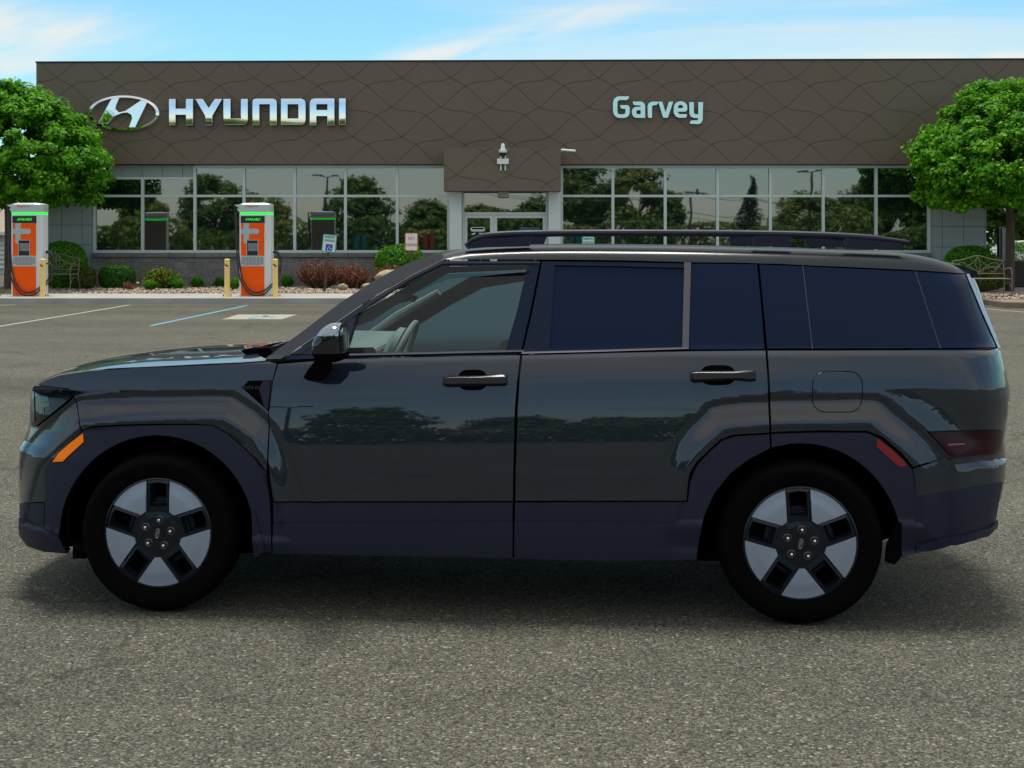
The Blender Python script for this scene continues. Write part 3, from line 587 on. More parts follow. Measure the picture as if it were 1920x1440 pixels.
# ================================================================== CHARGERS
def make_charger():
    ch = thing('charging_station', '', 'charging station', (0, 0, 0)); k = .002
    X = lambda a: (a-350)*k; Z = lambda b: (1258-b)*k
    # cabinet plan: rounded front right corner
    plan = [(-.40, .40), (-.40, .02), (-.38, 0), (.235, 0), (.29, .008), (.345, .032), (.385, .075), (.40, .12), (.40, .40)]
    top = Z(226)
    MB().prism(plan, lambda a, b, d: Vector((a, b, d)), 0.0, top).build('cabinet', M['alu_light'], ch, smooth=True)
    MB().prism([(a*.99, b+.008) for a, b in plan], lambda a, b, d: Vector((a, b, d)), top+.002, Z(203)).build('status_light', M['green_light'], ch)
    cap = MB(); pc = [(-.40, .42), (-.405, .0), (-.36, -.02), (-.2, -.03), (0, -.035), (.2, -.03), (.36, -.005), (.405, .06), (.40, .42)]
    cap.prism(pc, lambda a, b, d: Vector((a, b, d)), Z(201), Z(152)).prism([(a*.985, b+.006) for a, b in pc], lambda a, b, d: Vector((a, b, d)), Z(151.9), Z(146)).prism(pc, lambda a, b, d: Vector((a, b, d)), Z(145.9), Z(102))
    n = len(pc); b0 = len(cap.v); cap.add([(a, b, Z(101.9)) for a, b in pc]+[(a*.72, b*.8+.03, Z(84)) for a, b in pc], [(i, (i+1) % n, (i+1) % n+n, i+n) for i in range(n)]+[tuple(range(n, 2*n))])
    cp = cap.build('cap', M['alu'], ch)
    for z0, xa_ in ((105, 75), (155, 105)):
        MB().add([(X(xa_), .12, Z(z0+4)), (X(xa_), .2, Z(z0+4)), (X(xa_), .2, Z(z0)), (X(xa_), .12, Z(z0)), (X(147), .06, Z(z0+45)), (X(147), .26, Z(z0+45)), (X(147), .26, Z(z0-4)), (X(147), .06, Z(z0-4))],
                 [(0, 1, 2, 3), (7, 6, 5, 4), (0, 4, 5, 1), (1, 5, 6, 2), (2, 6, 7, 3), (3, 7, 4, 0)]).build('cable_arm', M['alu'], ch)
    fxy = lambda a, b, d: Vector((X(a), d, Z(b)))
    pn = MB().prism([(172, 1252), (466, 1252), (466, 884), (172, 884)], fxy, -.008, 0).build('lower_panel', M['orange'], ch)
    up = MB().prism([(172, 750), (466, 750), (466, 339), (172, 339)], fxy, -.008, 0).build('upper_panel', M['orange'], ch)
    hb = [(205, 340), (272, 340), (272, 408), (370, 408)]+[(370+33*math.cos(R(a)), 441.5+33.5*math.sin(R(a))) for a in (-60, -30, 0, 30, 60)]+[(370, 475), (272, 475), (272, 549), (242, 549), (242, 603)]+[(238, 603), (222, 596), (209, 582), (205, 560), (205, 475), (173, 475), (173, 408), (205, 408)]
    MB().prism(hb, fxy, -.013, -.0085).build('painted_mark', M['tmark'], up)
    MB().prism([(168, 247), (470, 247), (470, 336), (168, 336)], fxy, -.010, 0).build('display', M['black'], ch)
    t_ = text('display_text', 'AVAILABLE', .082, .001, M['green_text'], ch, (X(318), -.013, Z(291)), sx=.92, shear=.3, bold=.0015)
    sc = MB().box(X(241), X(390), -.016, -.0085, Z(751), Z(550)).build('screen_surround', M['alu'], ch)
    MB().box(X(249), X(383), -.022, -.0165, Z(746), Z(556)).build('screen_panel', M['black'], sc)
    MB().box(X(262), X(383), -.027, -.0225, Z(690), Z(592)).build('screen', M['screen'], sc)
    gr = MB().box(X(172), X(466), -.008, 0, Z(881), Z(753)).build('vent', M['alu'], ch); sl2 = MB()
    for i in range(16):
        a = 181+i*17.4
        for j in range(8):
            if j < 7 or 1 < i < 14: b = 765+j*13.3; sl2.box(X(a), X(a+10), -.0105, -.0085, Z(b+9), Z(b))
    sl2.build('vent_slot', mat('vent_dark', (.10, .12, .13), .6) if 'vent' not in M else M['vent'], gr)
    text('cap_lettering', 'charge', .058, .001, M['orange'], cp, (X(272), -.0385, Z(123)), sx=1.1, bold=.001)
    text('cap_lettering', 'point+', .058, .001, mat('cap_teal', (.12, .28, .33), .5), cp, (X(360), -.0385, Z(123)), sx=1.05)
    # right side holsters and connector
    MB().box(.401, .44, .12, .22, Z(745), Z(675)).box(.401, .43, .12, .22, Z(880), Z(810)).build('holster', M['alu_light'], ch, bevel=.01)
    MB().tube([(.44, .15, Z(705)), (.50, .14, Z(700)), (.56, .13, Z(725)), (.60, .12, Z(760)), (.625, .12, Z(800))], [.045, .05, .04, .032, .026], 10).build('connector', M['black'], ch, smooth=True)
    C1 = catmull([(.625, .12, Z(790)), (.635, .12, Z(860)), (.60, .12, Z(1000)), (.50, .10, Z(1095)), (.38, -.06, Z(1165)), (.25, -.09, Z(1225)), (.06, -.10, Z(1252)), (-.13, -.09, Z(1220)), (-.30, -.07, Z(1120)), (-.39, -.05, Z(1000)), (-.45, .0, Z(800)), (-.50, .1, Z(500)), (-.54, .16, Z(250)), (-.545, .16, Z(150)), (-.535, .16, Z(112))], 5)
    MB().tube(C1, .019, 8).build('cable', M['cable'], ch, smooth=True)
    C2 = catmull([(.44, .17, Z(850)), (.52, .16, Z(850)), (.585, .14, Z(900)), (.57, .12, Z(960)), (.46, .1, Z(1080)), (.34, -.05, Z(1150)), (.2, -.075, Z(1195)), (.04, -.08, Z(1212)), (-.12, -.08, Z(1180)), (-.26, -.06, Z(1090)), (-.345, -.045, Z(980)), (-.40, .0, Z(800)), (-.455, .08, Z(550)), (-.50, .14, Z(300)), (-.495, .16, Z(200)), (-.47, .16, Z(170))], 5)
    MB().tube(C2, .019, 8).build('cable', M['cable'], ch, smooth=True)
    MB().box(-.38, .38, .4005, .412, .05, top-.02).build('back_panel', mat('back_brown', (.14, .12, .105), .5), ch)
    MB().box(-.42, .42, -.03, .42, -.02, .001).build('base_plate', M['concrete'], ch)
    return ch
DC = 35.0
M['vent'] = mat('vent_dark', (.10, .12, .13), .6)
ch1 = make_charger(); ch1.location = (XW(50.5, DC), DC, .151); ch1['label'] = 'orange and silver charging station beneath the left maple tree at the photo edge'
ch2 = copy_tree(ch1); ch2.location = (XW(478.5, DC), DC, .151); ch2['label'] = 'orange and silver charging station between two pale yellow bollards'
for o in (ch1, ch2): o['group'] = 'charging stations on the kerb'
def make_bollard():
    b = thing('bollard', '', 'bollard'); id_ = lambda x, y, h: Vector((x, y, h))
    MB().lathe([(.068, .012), (.068, .925), (.055, .94), (.001, .945)], id_, 24).build('post', M['yellow'], b, smooth=True)
    pl = MB().prism([(-.12, -.12), (.12, -.12), (.12, .12), (-.12, .12)], lambda a, c, d: Vector((a, c, d)), 0, .012).build('base_plate', M['yellow'], b)
    for sx in (-1, 1):
        for sy in (-1, 1): MB().lathe([(.001, .05), (.013, .05), (.013, .012)], lambda x, y, h: Vector((x+sx*.095, y+sy*.095, h)), 8).build('bolt', M['black'], pl)
    MB().add([(.0697*math.sin(a)*1, -.0697*math.cos(a), .785-.05*i/6+.0) for i, a in enumerate([R(-58+13*k) for k in range(7)])]+[(.0697*math.sin(a), -.0697*math.cos(a), .83-.035*i/6*1.6) for i, a in enumerate([R(-58+13*k) for k in range(7)])],
             [(i, i+1, i+8, i+7) for i in range(6)]).build('reflector', M['black'], b)
    return b
b0 = make_bollard()
BL = [(80.5, 'yellow steel bollard at the right corner of the leftmost charging station'), (426, 'pale yellow bollard standing left of the middle charging station'), (516, 'pale yellow bollard in front of the right edge of the middle charging station'), (-9, 'yellow bollard whose base plate just shows at the left photo edge')]
for i, (px, lb) in enumerate(BL):
    o = b0 if i == 0 else copy_tree(b0); o.location = (XW(px, 34.72), 34.72, .151); o['label'] = lb; o['group'] = 'yellow bollards guarding the chargers'; o.rotation_euler.z = .2*i

# ================================================================== PARKING SIGNS
def sign(px, py, pw, ph, base_py, d, kind, label, tilt=0, rz=0):
    u = d/F; s = thing('parking_sign', label, 'sign', (XW(px, d), d, .14), rz, None); zc = ZW(py, d)-.14; w, h = pw*u/2, ph*u/2
    MB().box(-.035, .035, .012, .03, -.2, zc+h*.9).box(-.035, -.028, .0, .012, -.2, zc+h*.9).box(.028, .035, 0., .012, -.2, zc+h*.9).build('post', M['post'], s)
    fz = lambda a, b, dd: Vector((a, dd, zc+b))
    rim = M['teal'] if kind == 'res' else M['signred']
    pl = MB().prism(rrect(-w, w, -h, h, .045), fz, -.014, -.010).build('sign_plate', rim, s)
    MB().prism(rrect(-w+.022, w-.022, -h+.022, h-.022, .03), fz, -.017, -.0145).build('sign_face', M['signwhite'], pl)
    if kind == 'res':
        text('lettering', 'RESERVED', .088, .001, M['teal'], pl, (0, -.019, zc+h*.70), sx=.72, bold=.004); text('lettering', 'PARKING', .088, .001, M['teal'], pl, (0, -.019, zc+h*.30), sx=.78, bold=.004)
        MB().prism(rrect(-.09, .10, -h*.86, -h*.08, .015), fz, -.0205, -.0175).build('symbol_panel', M['signblue'], pl)
        wheelchair(lambda a, b, dd: Vector((.0+a*.13, dd, zc-h*.84+b*.155)), -.0235, -.021).build('symbol', M['signwhite'], pl)
    else:
        text('lettering', 'NO', .13, .001, M['signred'], pl, (0, -.019, zc+h*.36), sx=.85, bold=.002); text('lettering', 'PARKING', .10, .001, M['signred'], pl, (0, -.019, zc-h*.34), sx=.74, bold=.003)
    MB().lathe([(.001, -.024), (.009, -.022), (.009, -.017)], lambda x, y, hh: Vector((x, hh, zc+h*.86+y)), 8).lathe([(.001, -.024), (.009, -.022), (.009, -.017)], lambda x, y, hh: Vector((x, hh, zc-h*.92+y)), 8).build('bolt', M['black'], pl)
    s.rotation_euler = (0, tilt, rz); return s
DS = 37.6
g_ = 'parking signs in the planting bed'
s1 = sign(608, 456, 26.5, 34, 540, DS, 'res', 'tilted teal rimmed RESERVED PARKING sign left of the windscreen', R(6.0)); s1['group'] = g_
s2 = sign(771.5, 453.5, 24.5, 34, 540, DS, 'no', 'white NO PARKING sign with red letters before the round green shrub', 0); s2['group'] = g_
s3 = sign(1103, 460, 24, 34, 540, DS, 'res', 'teal RESERVED PARKING sign seen through the roof rail gap', 0); s3['group'] = g_

# ================================================================== BENCHES
def make_bench(L=1.3, nm='garden_bench'):
    b = thing(nm, '', 'bench'); hl = L/2
    st_ = MB()
    for k in range(4): st_.box(-hl, hl, -.05+k*.11, .03+k*.11, .405, .425)
    st_.build('seat', M['bronze'], b, bevel=.006)
    bk = MB(); r = .012
    y0, y1 = .42, .50
    bp = lambda x, z: (x, y0+(z-.45)*.2, z)
    bk.tube([bp(-hl, .52), bp(hl, .52)], r, 6); crest = catmull([(-hl, .80), (-hl*.55, .84), (-hl*.2, .90), (0, .92), (hl*.2, .90), (hl*.55, .84), (hl, .80)], 6)
    bk.tube([bp(a, c) for a, c in crest], r, 6)
    for s in (-1, 1):
        bk.tube([bp(s*a, c) for a, c in catmull([(.0, .54), (.18, .66), (.38, .76), (.5, .74), (.50, .66), (.42, .65)], 6)], .008, 6)
        bk.tube([bp(s*a, c) for a, c in catmull([(.0, .90), (.1, .78), (.3, .68), (.55, .66), (hl-.02, .56)], 6)], .008, 6)
        bk.tube([bp(s*a, c) for a, c in catmull([(.08, .53), (.16, .62), (.34, .66), (.44, .60), (.38, .55), (.32, .58)], 6)], .008, 6)
        bk.tube([bp(s*a, c) for a, c in catmull([(hl-.02, .78), (hl-.14, .66), (hl-.26, .54)], 5)], .008, 6)
    bk.tube([bp(0, .52), bp(-.07, .72), bp(0, .91)], .008, 6).tube([bp(0, .52), bp(.07, .72), bp(0, .91)], .008, 6)
    bk.build('backrest', M['bronze'], b, smooth=True)
    for s in (-1, 1):
        e = MB(); x = s*hl
        e.tube([(x, -.08, 0), (x, -.05, .2), (x, -.07, .40), (x, -.06, .55), (x, -.04, .62)], .014, 6).tube(catmull([(x, -.05, .62), (x, .1, .655), (x, .3, .63), (x, .46, .60)], 4), .014, 6)
        e.tube([(x, .50, 0), (x, .42, .25), (x, .40, .42), (x, .46, .65), (x, .50, .81)], .014, 6).tube(catmull([(x, -.06, .18), (x, .15, .34), (x, .40, .24)], 4), .010, 6).tube([(x, -.06, .40), (x, .41, .40)], .012, 6)
        e.build('side_frame', M['bronze'], b, smooth=True)
    return b
bn = make_bench(); bn.location = (XW(137, 38.6)-.62, 38.5, .14); bn.scale = (1, 1, 1.12); bn.rotation_euler.z = R(-10)
bn['label'] = 'scrolled bronze metal bench behind the leftmost charging station'; bn['group'] = 'scrolled metal benches'
b2 = copy_tree(bn); b2.location = (XW(1896, 34.5)-.66, 34.45, .14); b2.rotation_euler.z = R(3); b2.scale = (1, 1, 1.12)
b2['label'] = 'scrolled grey metal bench by the right tree behind the car tail'

# ================================================================== TREES, SHRUBS
def place(o, px, d, z=.13): o.location = (XW(px, d), d, z); return o
def tree(px, d, cz, rad, tr_, label, seed, nm='maple_tree', nclump=230, nleaf=135, size=.145, mat_='leaf_maple', group=None, z0=.1, th=None, clump=.42, flat=.35, trunk='bark', x=None, taper=0, lump=.22):
    rng = np.random.default_rng(seed); t = thing(nm, label, 'tree', (XW(px, d) if x is None else x, d, z0), 0, group)
    top = cz-rad[2]*.25
    tk = MB(); tk.tube(catmull([(0, 0, -.1), (.01, 0, .1), (.02, .01, top*.5), (.0, .0, top)], 4), [tr_*1.5]+[tr_*1.12]*3+[tr_]*4+[tr_*.9]*5, 12)
    for k in range(9):
        a = k*2.4+rng.random(); r0 = top*rng.uniform(.82, 1.0)
        e = np.array([math.cos(a)*rad[0]*.7, math.sin(a)*rad[1]*.7, rad[2]*rng.uniform(-.05, .6)])
        tk.tube([(0, 0, r0*.93), (e[0]*.35, e[1]*.35, r0+.35*(cz+e[2]-r0)+.1), (e[0], e[1], cz+e[2])], [tr_*.5, tr_*.33, tr_*.1], 6)
    tk.build('trunk', M[trunk], t, smooth=True)
    crown(rng, (0, 0, cz), rad, nclump, nleaf, size, clump, flat, M[mat_], 'crown', t, taper=taper, lump=lump)
    return t
gm = 'round-headed maples in the planting bed'
tree(14, 39., 3.76, (2.68, 2.6, 1.98), .105, 'round green maple behind the leftmost charging station', 5, group=gm, nclump=640, nleaf=135, flat=.52, taper=.30, lump=.10, size=.118, clump=.36)
tree(1893, 38.7, 3.70, (2.62, 2.6, 2.05), .125, 'round green maple with a thick trunk beside the right bench', 9, group=gm, nclump=640, nleaf=135, flat=.52, taper=.30, lump=.10, size=.118, clump=.36)
def shrub(nm, label, cat, px, d, rad, n, size, m_, seed, p=2., group=None, **k):
    t = thing(nm, label, cat, (XW(px, d), d, .13), 0, group); rng = np.random.default_rng(seed)
    bush(rng, rad, n, size, M[m_], 'foliage', t, p, **k)
    MB().tube([(0, 0, -.05), (.02, 0, rad[2]*.8)], .035, 6).tube([(0, 0, .05), (rad[0]*.4, 0, rad[2]*.9)], .02, 5).tube([(0, 0, .05), (-rad[0]*.4, .05, rad[2]*.9)], .02, 5).build('stem', M['bark'], t)
    return t
shrub('boxwood_shrub', 'large domed green shrub behind the left metal bench', 'shrub', 118, 40.3, (.72, .6, .68), 9000, .062, 'leaf_box', 1, 2.4)
shrub('boxwood_shrub', 'low partly browned shrub at the right end of the left bench', 'shrub', 157, 39.7, (.31, .35, .33), 3800, .05, 'leaf_brown', 2, 2.6)
shrub('yew_shrub', 'squarish clipped dark green shrub against the grey block wall', 'shrub', 219.5, 40.2, (.49, .42, .36), 6500, .05, 'leaf_yew', 3, 3.4, amp=.06)
shrub('boxwood_shrub', 'round green shrub behind the NO PARKING sign', 'shrub', 750.5, 40.3, (.70, .6, .66), 9000, .062, 'leaf_box', 4, 2.3)
shrub('boxwood_shrub', 'wide domed green shrub behind the right metal bench', 'shrub', 1816, 39.6, (.80, .6, .64), 9500, .062, 'leaf_box', 6, 2.3)
shrub('boxwood_shrub', 'low reddish browned shrub under the right metal bench', 'shrub', 1845, 38.4, (.62, .35, .34), 4800, .055, 'leaf_brown', 7, 2.5)
shrub('boxwood_shrub', 'bright green low shrub glimpsed below the roof rail', 'shrub', 1150, 40.2, (.55, .4, .56), 4000, .06, 'grass', 8, 2.3)
def twiggy(nm, label, px, d, r, h, seed, leafm, ntw=120, per=34, size=.045, spread=1., group=None):
    rng = np.random.default_rng(seed); t = thing(nm, label, 'shrub', (XW(px, d), d, .13), 0, group); P = []; Nn = []; tw = MB()
    for i in range(ntw):
        a = rng.uniform(0, 2*math.pi); rr = r*math.sqrt(rng.random())*spread; hh = h*rng.uniform(.55, 1.08)*(1-.35*(rr/r)**2)
        e = np.array([math.cos(a)*rr*1.1, math.sin(a)*rr*.8, hh]); s = np.array([math.cos(a)*rr*.25, math.sin(a)*rr*.2, 0]); m_ = (s+e)/2+np.array([math.cos(a), math.sin(a), 0])*r*.12
        if i % 3 == 0: tw.tube([tuple(s), tuple(m_), tuple(e)], [.009, .006, .003], 4)
        u_ = rng.uniform(.25, 1.03, per)[:, None]; q = (1-u_)**2*s+2*u_*(1-u_)*m_+u_**2*e+rng.normal(0, .022, (per, 3)); P.append(q); Nn.append(rng.normal(0, 1, (per, 3))+np.array([0, 0, .5]))
    V, Q = leaves(rng, np.concatenate(P), np.concatenate(Nn), size); fastmesh('foliage', V, Q, M[leafm], t); tw.build('branch', M['bark'], t); return t
gb = 'reddish barberry shrubs along the block wall'
twiggy('barberry_shrub', 'spiky reddish shrub behind the tilted RESERVED PARKING sign post', 597, 39.8, .60, .86, 11, 'leaf_red', 230, 38, group=gb)
twiggy('barberry_shrub', 'dark reddish shrub between the tilted sign and the boulders', 660, 39.7, .47, .74, 12, 'leaf_red', 170, 38, group=gb)
twiggy('barberry_shrub', 'reddish shrub growing behind the largest boulder', 735, 39.6, .60, .72, 13, 'leaf_red', 170, 34, group=gb)
twiggy('barberry_shrub', 'tiny dull red plant at the foot of the clipped shrub', 242, 38.9, .16, .24, 14, 'leaf_red', 40, 20, .03, group=gb)
twiggy('flowering_shrub', 'loose green shrub with yellow flowers against the block wall', 303, 39.8, .48, .60, 15, 'leaf_yellow', 190, 38, .055)
def tuft(px, py, w, h, seed, label, flower=False):
    d = F*(H-.13)/(py-HOR); t = thing('daylily_clump', label, 'plant', (XW(px, d), d, .13), 0, 'bright green grassy clumps in the gravel'); rng = np.random.default_rng(seed)
    u_ = d/F; rw, hh = w*u_/2*1.15, h*u_*1.35; n = 620; a = rng.uniform(0, 2*math.pi, n); r0 = rw*.3*rng.random(n); r1 = rw*rng.uniform(.35, 1.1, n); ht = hh*rng.uniform(.5, 1.08, n)*(1.1-.55*r1/rw)
    c, s = np.cos(a), np.sin(a); wd = .009
    b = np.stack([c*r0, s*r0*.8, 0*a], 1); m_ = np.stack([c*(r0*.6+r1*.4), s*(r0*.6+r1*.4)*.8, ht*.8], 1); e = np.stack([c*r1, s*r1*.8, ht*rng.uniform(.7, 1.05, n)], 1); side = np.stack([-s, c, 0*a], 1)*wd
    V = np.stack([b-side, b+side, m_+side, m_-side, m_-side, m_+side, e+side*.15, e-side*.15], 1).reshape(-1, 3); Q = np.arange(8*n).reshape(2*n, 4)
    fastmesh('foliage', V, Q, M['grass'], t)
    if flower:
        MB().lathe([(.001, .0), (.03, .02), (.05, .06), (.03, .07), (.001, .05)], lambda x, y, hh_: Vector((-rw*1.05+x, -.05+y, hh*.45+hh_)), 8).build('flower', mat('petal', (.8, .5, .01), .6), t)
tuft(281, 545, 36, 19, 1, 'grassy clump with one yellow flower below the flowering shrub', True); tuft(333, 543.5, 36, 20, 2, 'grassy clump right of the yellow flowering shrub')
tuft(370, 540.5, 42, 21, 3, 'wide grassy clump midway between flowering shrub and bollard'); tuft(411, 539, 28, 18, 4, 'grassy clump just left of the pale bollard')
tuft(440, 545, 26, 24, 5, 'grassy clump wedged between bollard and middle charging station'); tuft(539, 540, 40, 24, 6, 'grassy clump right of the middle charging station')
def boulder(px, py, w, h, d, seed, label):
    t = bmesh.new(); bmesh.ops.create_icosphere(t, subdivisions=4, radius=1); rg = np.random.default_rng(seed); K = rg.normal(0, 1, (14, 3)); K /= np.linalg.norm(K, axis=1)[:, None]; A = rg.uniform(.72, .95, 14)
    u_ = d/F
    for v in t.verts:
        p = np.array(v.co); s = 1.0
        for k, a in zip(K, A):
            dd = p@k
            if dd > a: p = p-k*(dd-a)*.85
        p = p*(1+.02*math.sin(p[0]*9+seed)*math.cos(p[2]*7)); v.co = (p[0]*w*u_/2, p[1]*w*u_*.4, p[2]*h*u_/2*1.1)
    me = bpy.data.meshes.new('boulder'); t.to_mesh(me); t.free(); me.materials.append(M['boulder']); me.shade_smooth(); o = bpy.data.objects.new('boulder', me); link(o)
    o.location = (XW(px, d), d, ZW(py, d)); tag(o, label, 'boulder', 'tan boulders in the planting bed')
boulder(728, 521, 54, 32, 38.8, 3, 'largest tan boulder beside the windscreen pillar'); boulder(643, 538, 20, 13, 38.3, 4, 'small rounded tan boulder under the dark barberry'); boulder(690, 538.5, 26, 14, 38.4, 5, 'small greyish boulder just left of the windscreen pillar')

# ================================================================== BACKGROUND LEFT AND RIGHT
ga_ = thing('garage', 'white clapboard garage with a tan shingle roof at the left edge', 'building', (-26, 62, 0)); d = 60
xr = XW(9, d); mb = MB(); z = 0.25
MB().box(-40, xr-.1, d+.12, d+8, 0, ZW(437, d)).build('wall', M['siding'], ga_)
while z < ZW(437, d)-.1: mb.add([(-40, d, z), (xr, d, z), (xr, d+.1, z+.2), (-40, d+.1, z+.2), (-40, d+.11, z), (xr, d+.11, z)], [(0, 1, 2, 3), (0, 4, 5, 1)]); z += .2
mb.build('clapboard', M['siding'], ga_)
MB().add([(-40, d-.4, ZW(436, d)), (xr+.3, d-.4, ZW(436, d)), (xr+.3, d+4, ZW(413, d)+.6), (-40, d+4, ZW(413, d)+.6), (-40, d+8.4, ZW(436, d)), (xr+.3, d+8.4, ZW(436, d))], [(0, 1, 2, 3), (3, 2, 5, 4), (0, 3, 4), (1, 5, 2)]).build('roof', M['shingle'], ga_)
MB().box(-40, xr+.3, d-.44, d-.4, ZW(441, d), ZW(435, d)).build('gutter', M['siding'], ga_); adopt(ga_)
def fartree(x, y, h, w, seed, label, m_='leaf_far', nm='far_tree', group=None, n=120, leaf=.42):
    t = tree(0, y, h*.58, (w/2, w/2, h*.42), .18, label, seed, nm, n, 60, leaf, m_, group, 0, clump=w*.14+.25, flat=.9, x=x); return t
gf = 'trees standing behind the lot on the right'
fartree(24.5, 66, 6.6, 6.5, 21, 'dense green tree right of the building behind the white post', group=gf)
fartree(29., 70, 7, 6.5, 22, 'green tree at the far right photo edge behind the wall', group=gf)
fartree(-29.5, 74, 5.5, 5, 23, 'low green tree behind the garage roof')
hd = thing('hedge', 'clipped dark hedge with bright top behind the white post', 'hedge', (19.5, 50, 0)); rng = np.random.default_rng(3)
bush(rng, (3.2, .6, .72), 6000, .09, M['leaf_box'], 'foliage', hd, 6., amp=.04)
MB().tube([(-2, 0, 0), (-2, 0, .8)], .04).tube([(0, 0, 0), (0, 0, .8)], .04).tube([(2, 0, 0), (2, 0, .8)], .04).build('stem', M['bark'], hd)
gp = thing('gate_post', 'square pale grey post with a dark box fixed to its side', 'post', (XW(1878.5, 44), 44, 0)); u_ = 44/F
MB().box(-7*u_, 3*u_-.0, -.1, .12, 0, ZW(425, 44)).build('post', mat('post_grey', (.22, .23, .22), .6), gp); MB().box(-2.8*u_, 5.7*u_, -.16, -.103, ZW(487, 44), ZW(428, 44)).build('front_cover', M['panel'], gp)
MB().box(5.8*u_, 8.6*u_, -.2, -.0, ZW(460, 44), ZW(435, 44)).build('side_box', mat('box_brown', (.09, .075, .07), .5), gp)
wl = thing('low_wall', 'low dark slatted wall with a stone cap behind the right tree', 'wall', (XW(1930, 43), 43, 0))
MB().box(-1.25, 3, 0, .2, 0, ZW(490, 43)).build('wall_panel', mat('wall_dark', (.045, .035, .03), .8, var=.2), wl); MB().box(-1.3, 3.05, -.05, .25, ZW(490, 43)+.001, ZW(487, 43)).build('cap', M['bronze'], wl)
for px in (1866, 1888): MB().box(XW(px, 43)-XW(1930, 43)-.1, XW(px, 43)-XW(1930, 43)+.12, -.04, -.001, 0, ZW(492, 43)).build('pier', M['sill'], wl)
# parked white car beyond the wall
pc_ = thing('parked_car', 'distant white car whose roof shows above the low wall at the right edge', 'car', (XW(1925, 58), 58, 0))
prof = catmull([(-2.2, .35), (-2.2, .75), (-1.6, .92), (-1.1, .98), (-.55, 1.38), (.1, 1.46), (.9, 1.42), (1.5, 1.05), (2.1, .98), (2.2, .7), (2.2, .35)], 4)
MB().prism(prof, lambda a, b, dd: Vector((a, dd, b)), 0, 1.75).build('body', mat('white_paint', (.7, .72, .72), .25, coat=1), pc_, bevel=.06)
MB().prism([(-1.0, .99), (-.5, 1.36), (.1, 1.42), (.85, 1.38), (1.3, 1.03)], lambda a, b, dd: Vector((a, dd, b)), -.006, -.002).build('window', M['glass'], pc_)
for x in (-1.4, 1.35): MB().lathe([(.001, -.02), (.2, -.02), (.32, -.01), (.33, .05), (.33, .2)], lambda a, b, h: Vector((x+a, h, .33+b)), 24).build('wheel', M['black'], pc_)

# ================================================================== ACROSS THE ROAD, BEHIND THE CAMERA (mirrored in the glass and the car)
YR = -46.; DV = 83-YR
def xr_(px): return (px-960)/F*DV
def hr_(py): return H+(HOR-py)/F*DV
gt = 'trees across the road mirrored in the showroom glass'
RT = [(250, 100, 355, 'leaf_olive', 'olive tree mirrored in the leftmost panes'), (395, 110, 326, 'leaf_far', 'tall green tree mirrored left of the middle charging station'), (500, 90, 372, 'leaf_olive', 'low olive tree mirrored above the middle charging station'),
      (685, 105, 342, 'leaf_far', 'leafy tree mirrored just right of the mirrored lamp post'), (800, 90, 378, 'leaf_far', 'dark tree mirrored left of the entrance'), (900, 90, 390, 'leaf_olive', 'low tree mirrored in the entrance doors'), (1000, 90, 385, 'leaf_far', 'low tree mirrored right of the doors'),
      (1100, 115, 296, 'leaf_far', 'tallest tree mirrored right of the entrance canopy'), (1195, 105, 312, 'leaf_olive', 'tall olive tree mirrored below the pale mint letters'), (1255, 60, 368, 'leaf_far', 'dark tree mirrored beside the utility pole'),
      (1500, 120, 372, 'leaf_olive', 'broad tree mirrored right of the spruce'), (1640, 110, 345, 'leaf_far', 'dark tree mirrored near the right maple'), (1740, 100, 350, 'leaf_far', 'dark tree mirrored behind the right maple'), (90, 100, 360, 'leaf_far', 'tree mirrored behind the left maple')]
for i, (px, w, top, m_, lb) in enumerate(RT):
    fartree(xr_(px), YR+(i*37 % 7)-3, hr_(top)*1.02, w/F*DV, 40+i, lb, m_, 'roadside_tree', gt, 110, .38)
rng = np.random.default_rng(77); hx = 0
for i in range(15):
    px = 60+i*125; t = thing('roadside_shrub', '', 'shrub', (xr_(px), YR+5+(i % 3), 0), 0, 'shrubs across the road mirrored low in the glass')
    t['label'] = 'mounded green shrub across the road mirrored low in the showroom glass'
    hh = hr_([412, 425, 405, 430, 418][i % 5]); bush(rng, (3.6, 1.5, hh/1.9), 1500, .4, M[['leaf_olive', 'leaf_far'][i % 2]], 'foliage', t, 2.6, amp=.3)
    MB().tube([(0, 0, 0), (0, 0, hh*.5)], .06).tube([(.5, 0, 0), (.9, 0, hh*.5)], .05).build('stem', M['bark'], t)
# spruce
sp = thing('spruce_tree', 'pointed spruce mirrored in the glass right of the utility pole', 'tree', (xr_(1405), YR+2, 0)); hs = hr_(326); rng = np.random.default_rng(5)
MB().tube([(0, 0, 0), (0, 0, hs*.98)], [.16, .02], 8).build('trunk', M['bark'], sp); P = []; Nn = []
for i in range(46):
    z = 1.2+(hs-1.4)*i/45; rr = 1.95*(1-z/hs)**.85+.08
    for k in range(11):
        a = rng.uniform(0, 6.28); n = int(30*rr/1.9)+5; u_ = rng.uniform(.15, 1, n); l = rr*rng.uniform(.75, 1.15)
        P.append(np.stack([math.cos(a)*u_*l+rng.normal(0, .05, n), math.sin(a)*u_*l+rng.normal(0, .05, n), z-u_*.35*l+rng.normal(0, .05, n)], 1)); Nn.append(np.tile([math.cos(a)*.3, math.sin(a)*.3, 1.], (n, 1)))
V, Q = leaves(rng, np.concatenate(P), np.concatenate(Nn), .2, .5); fastmesh('crown', V, Q, M['leaf_spruce'], sp)
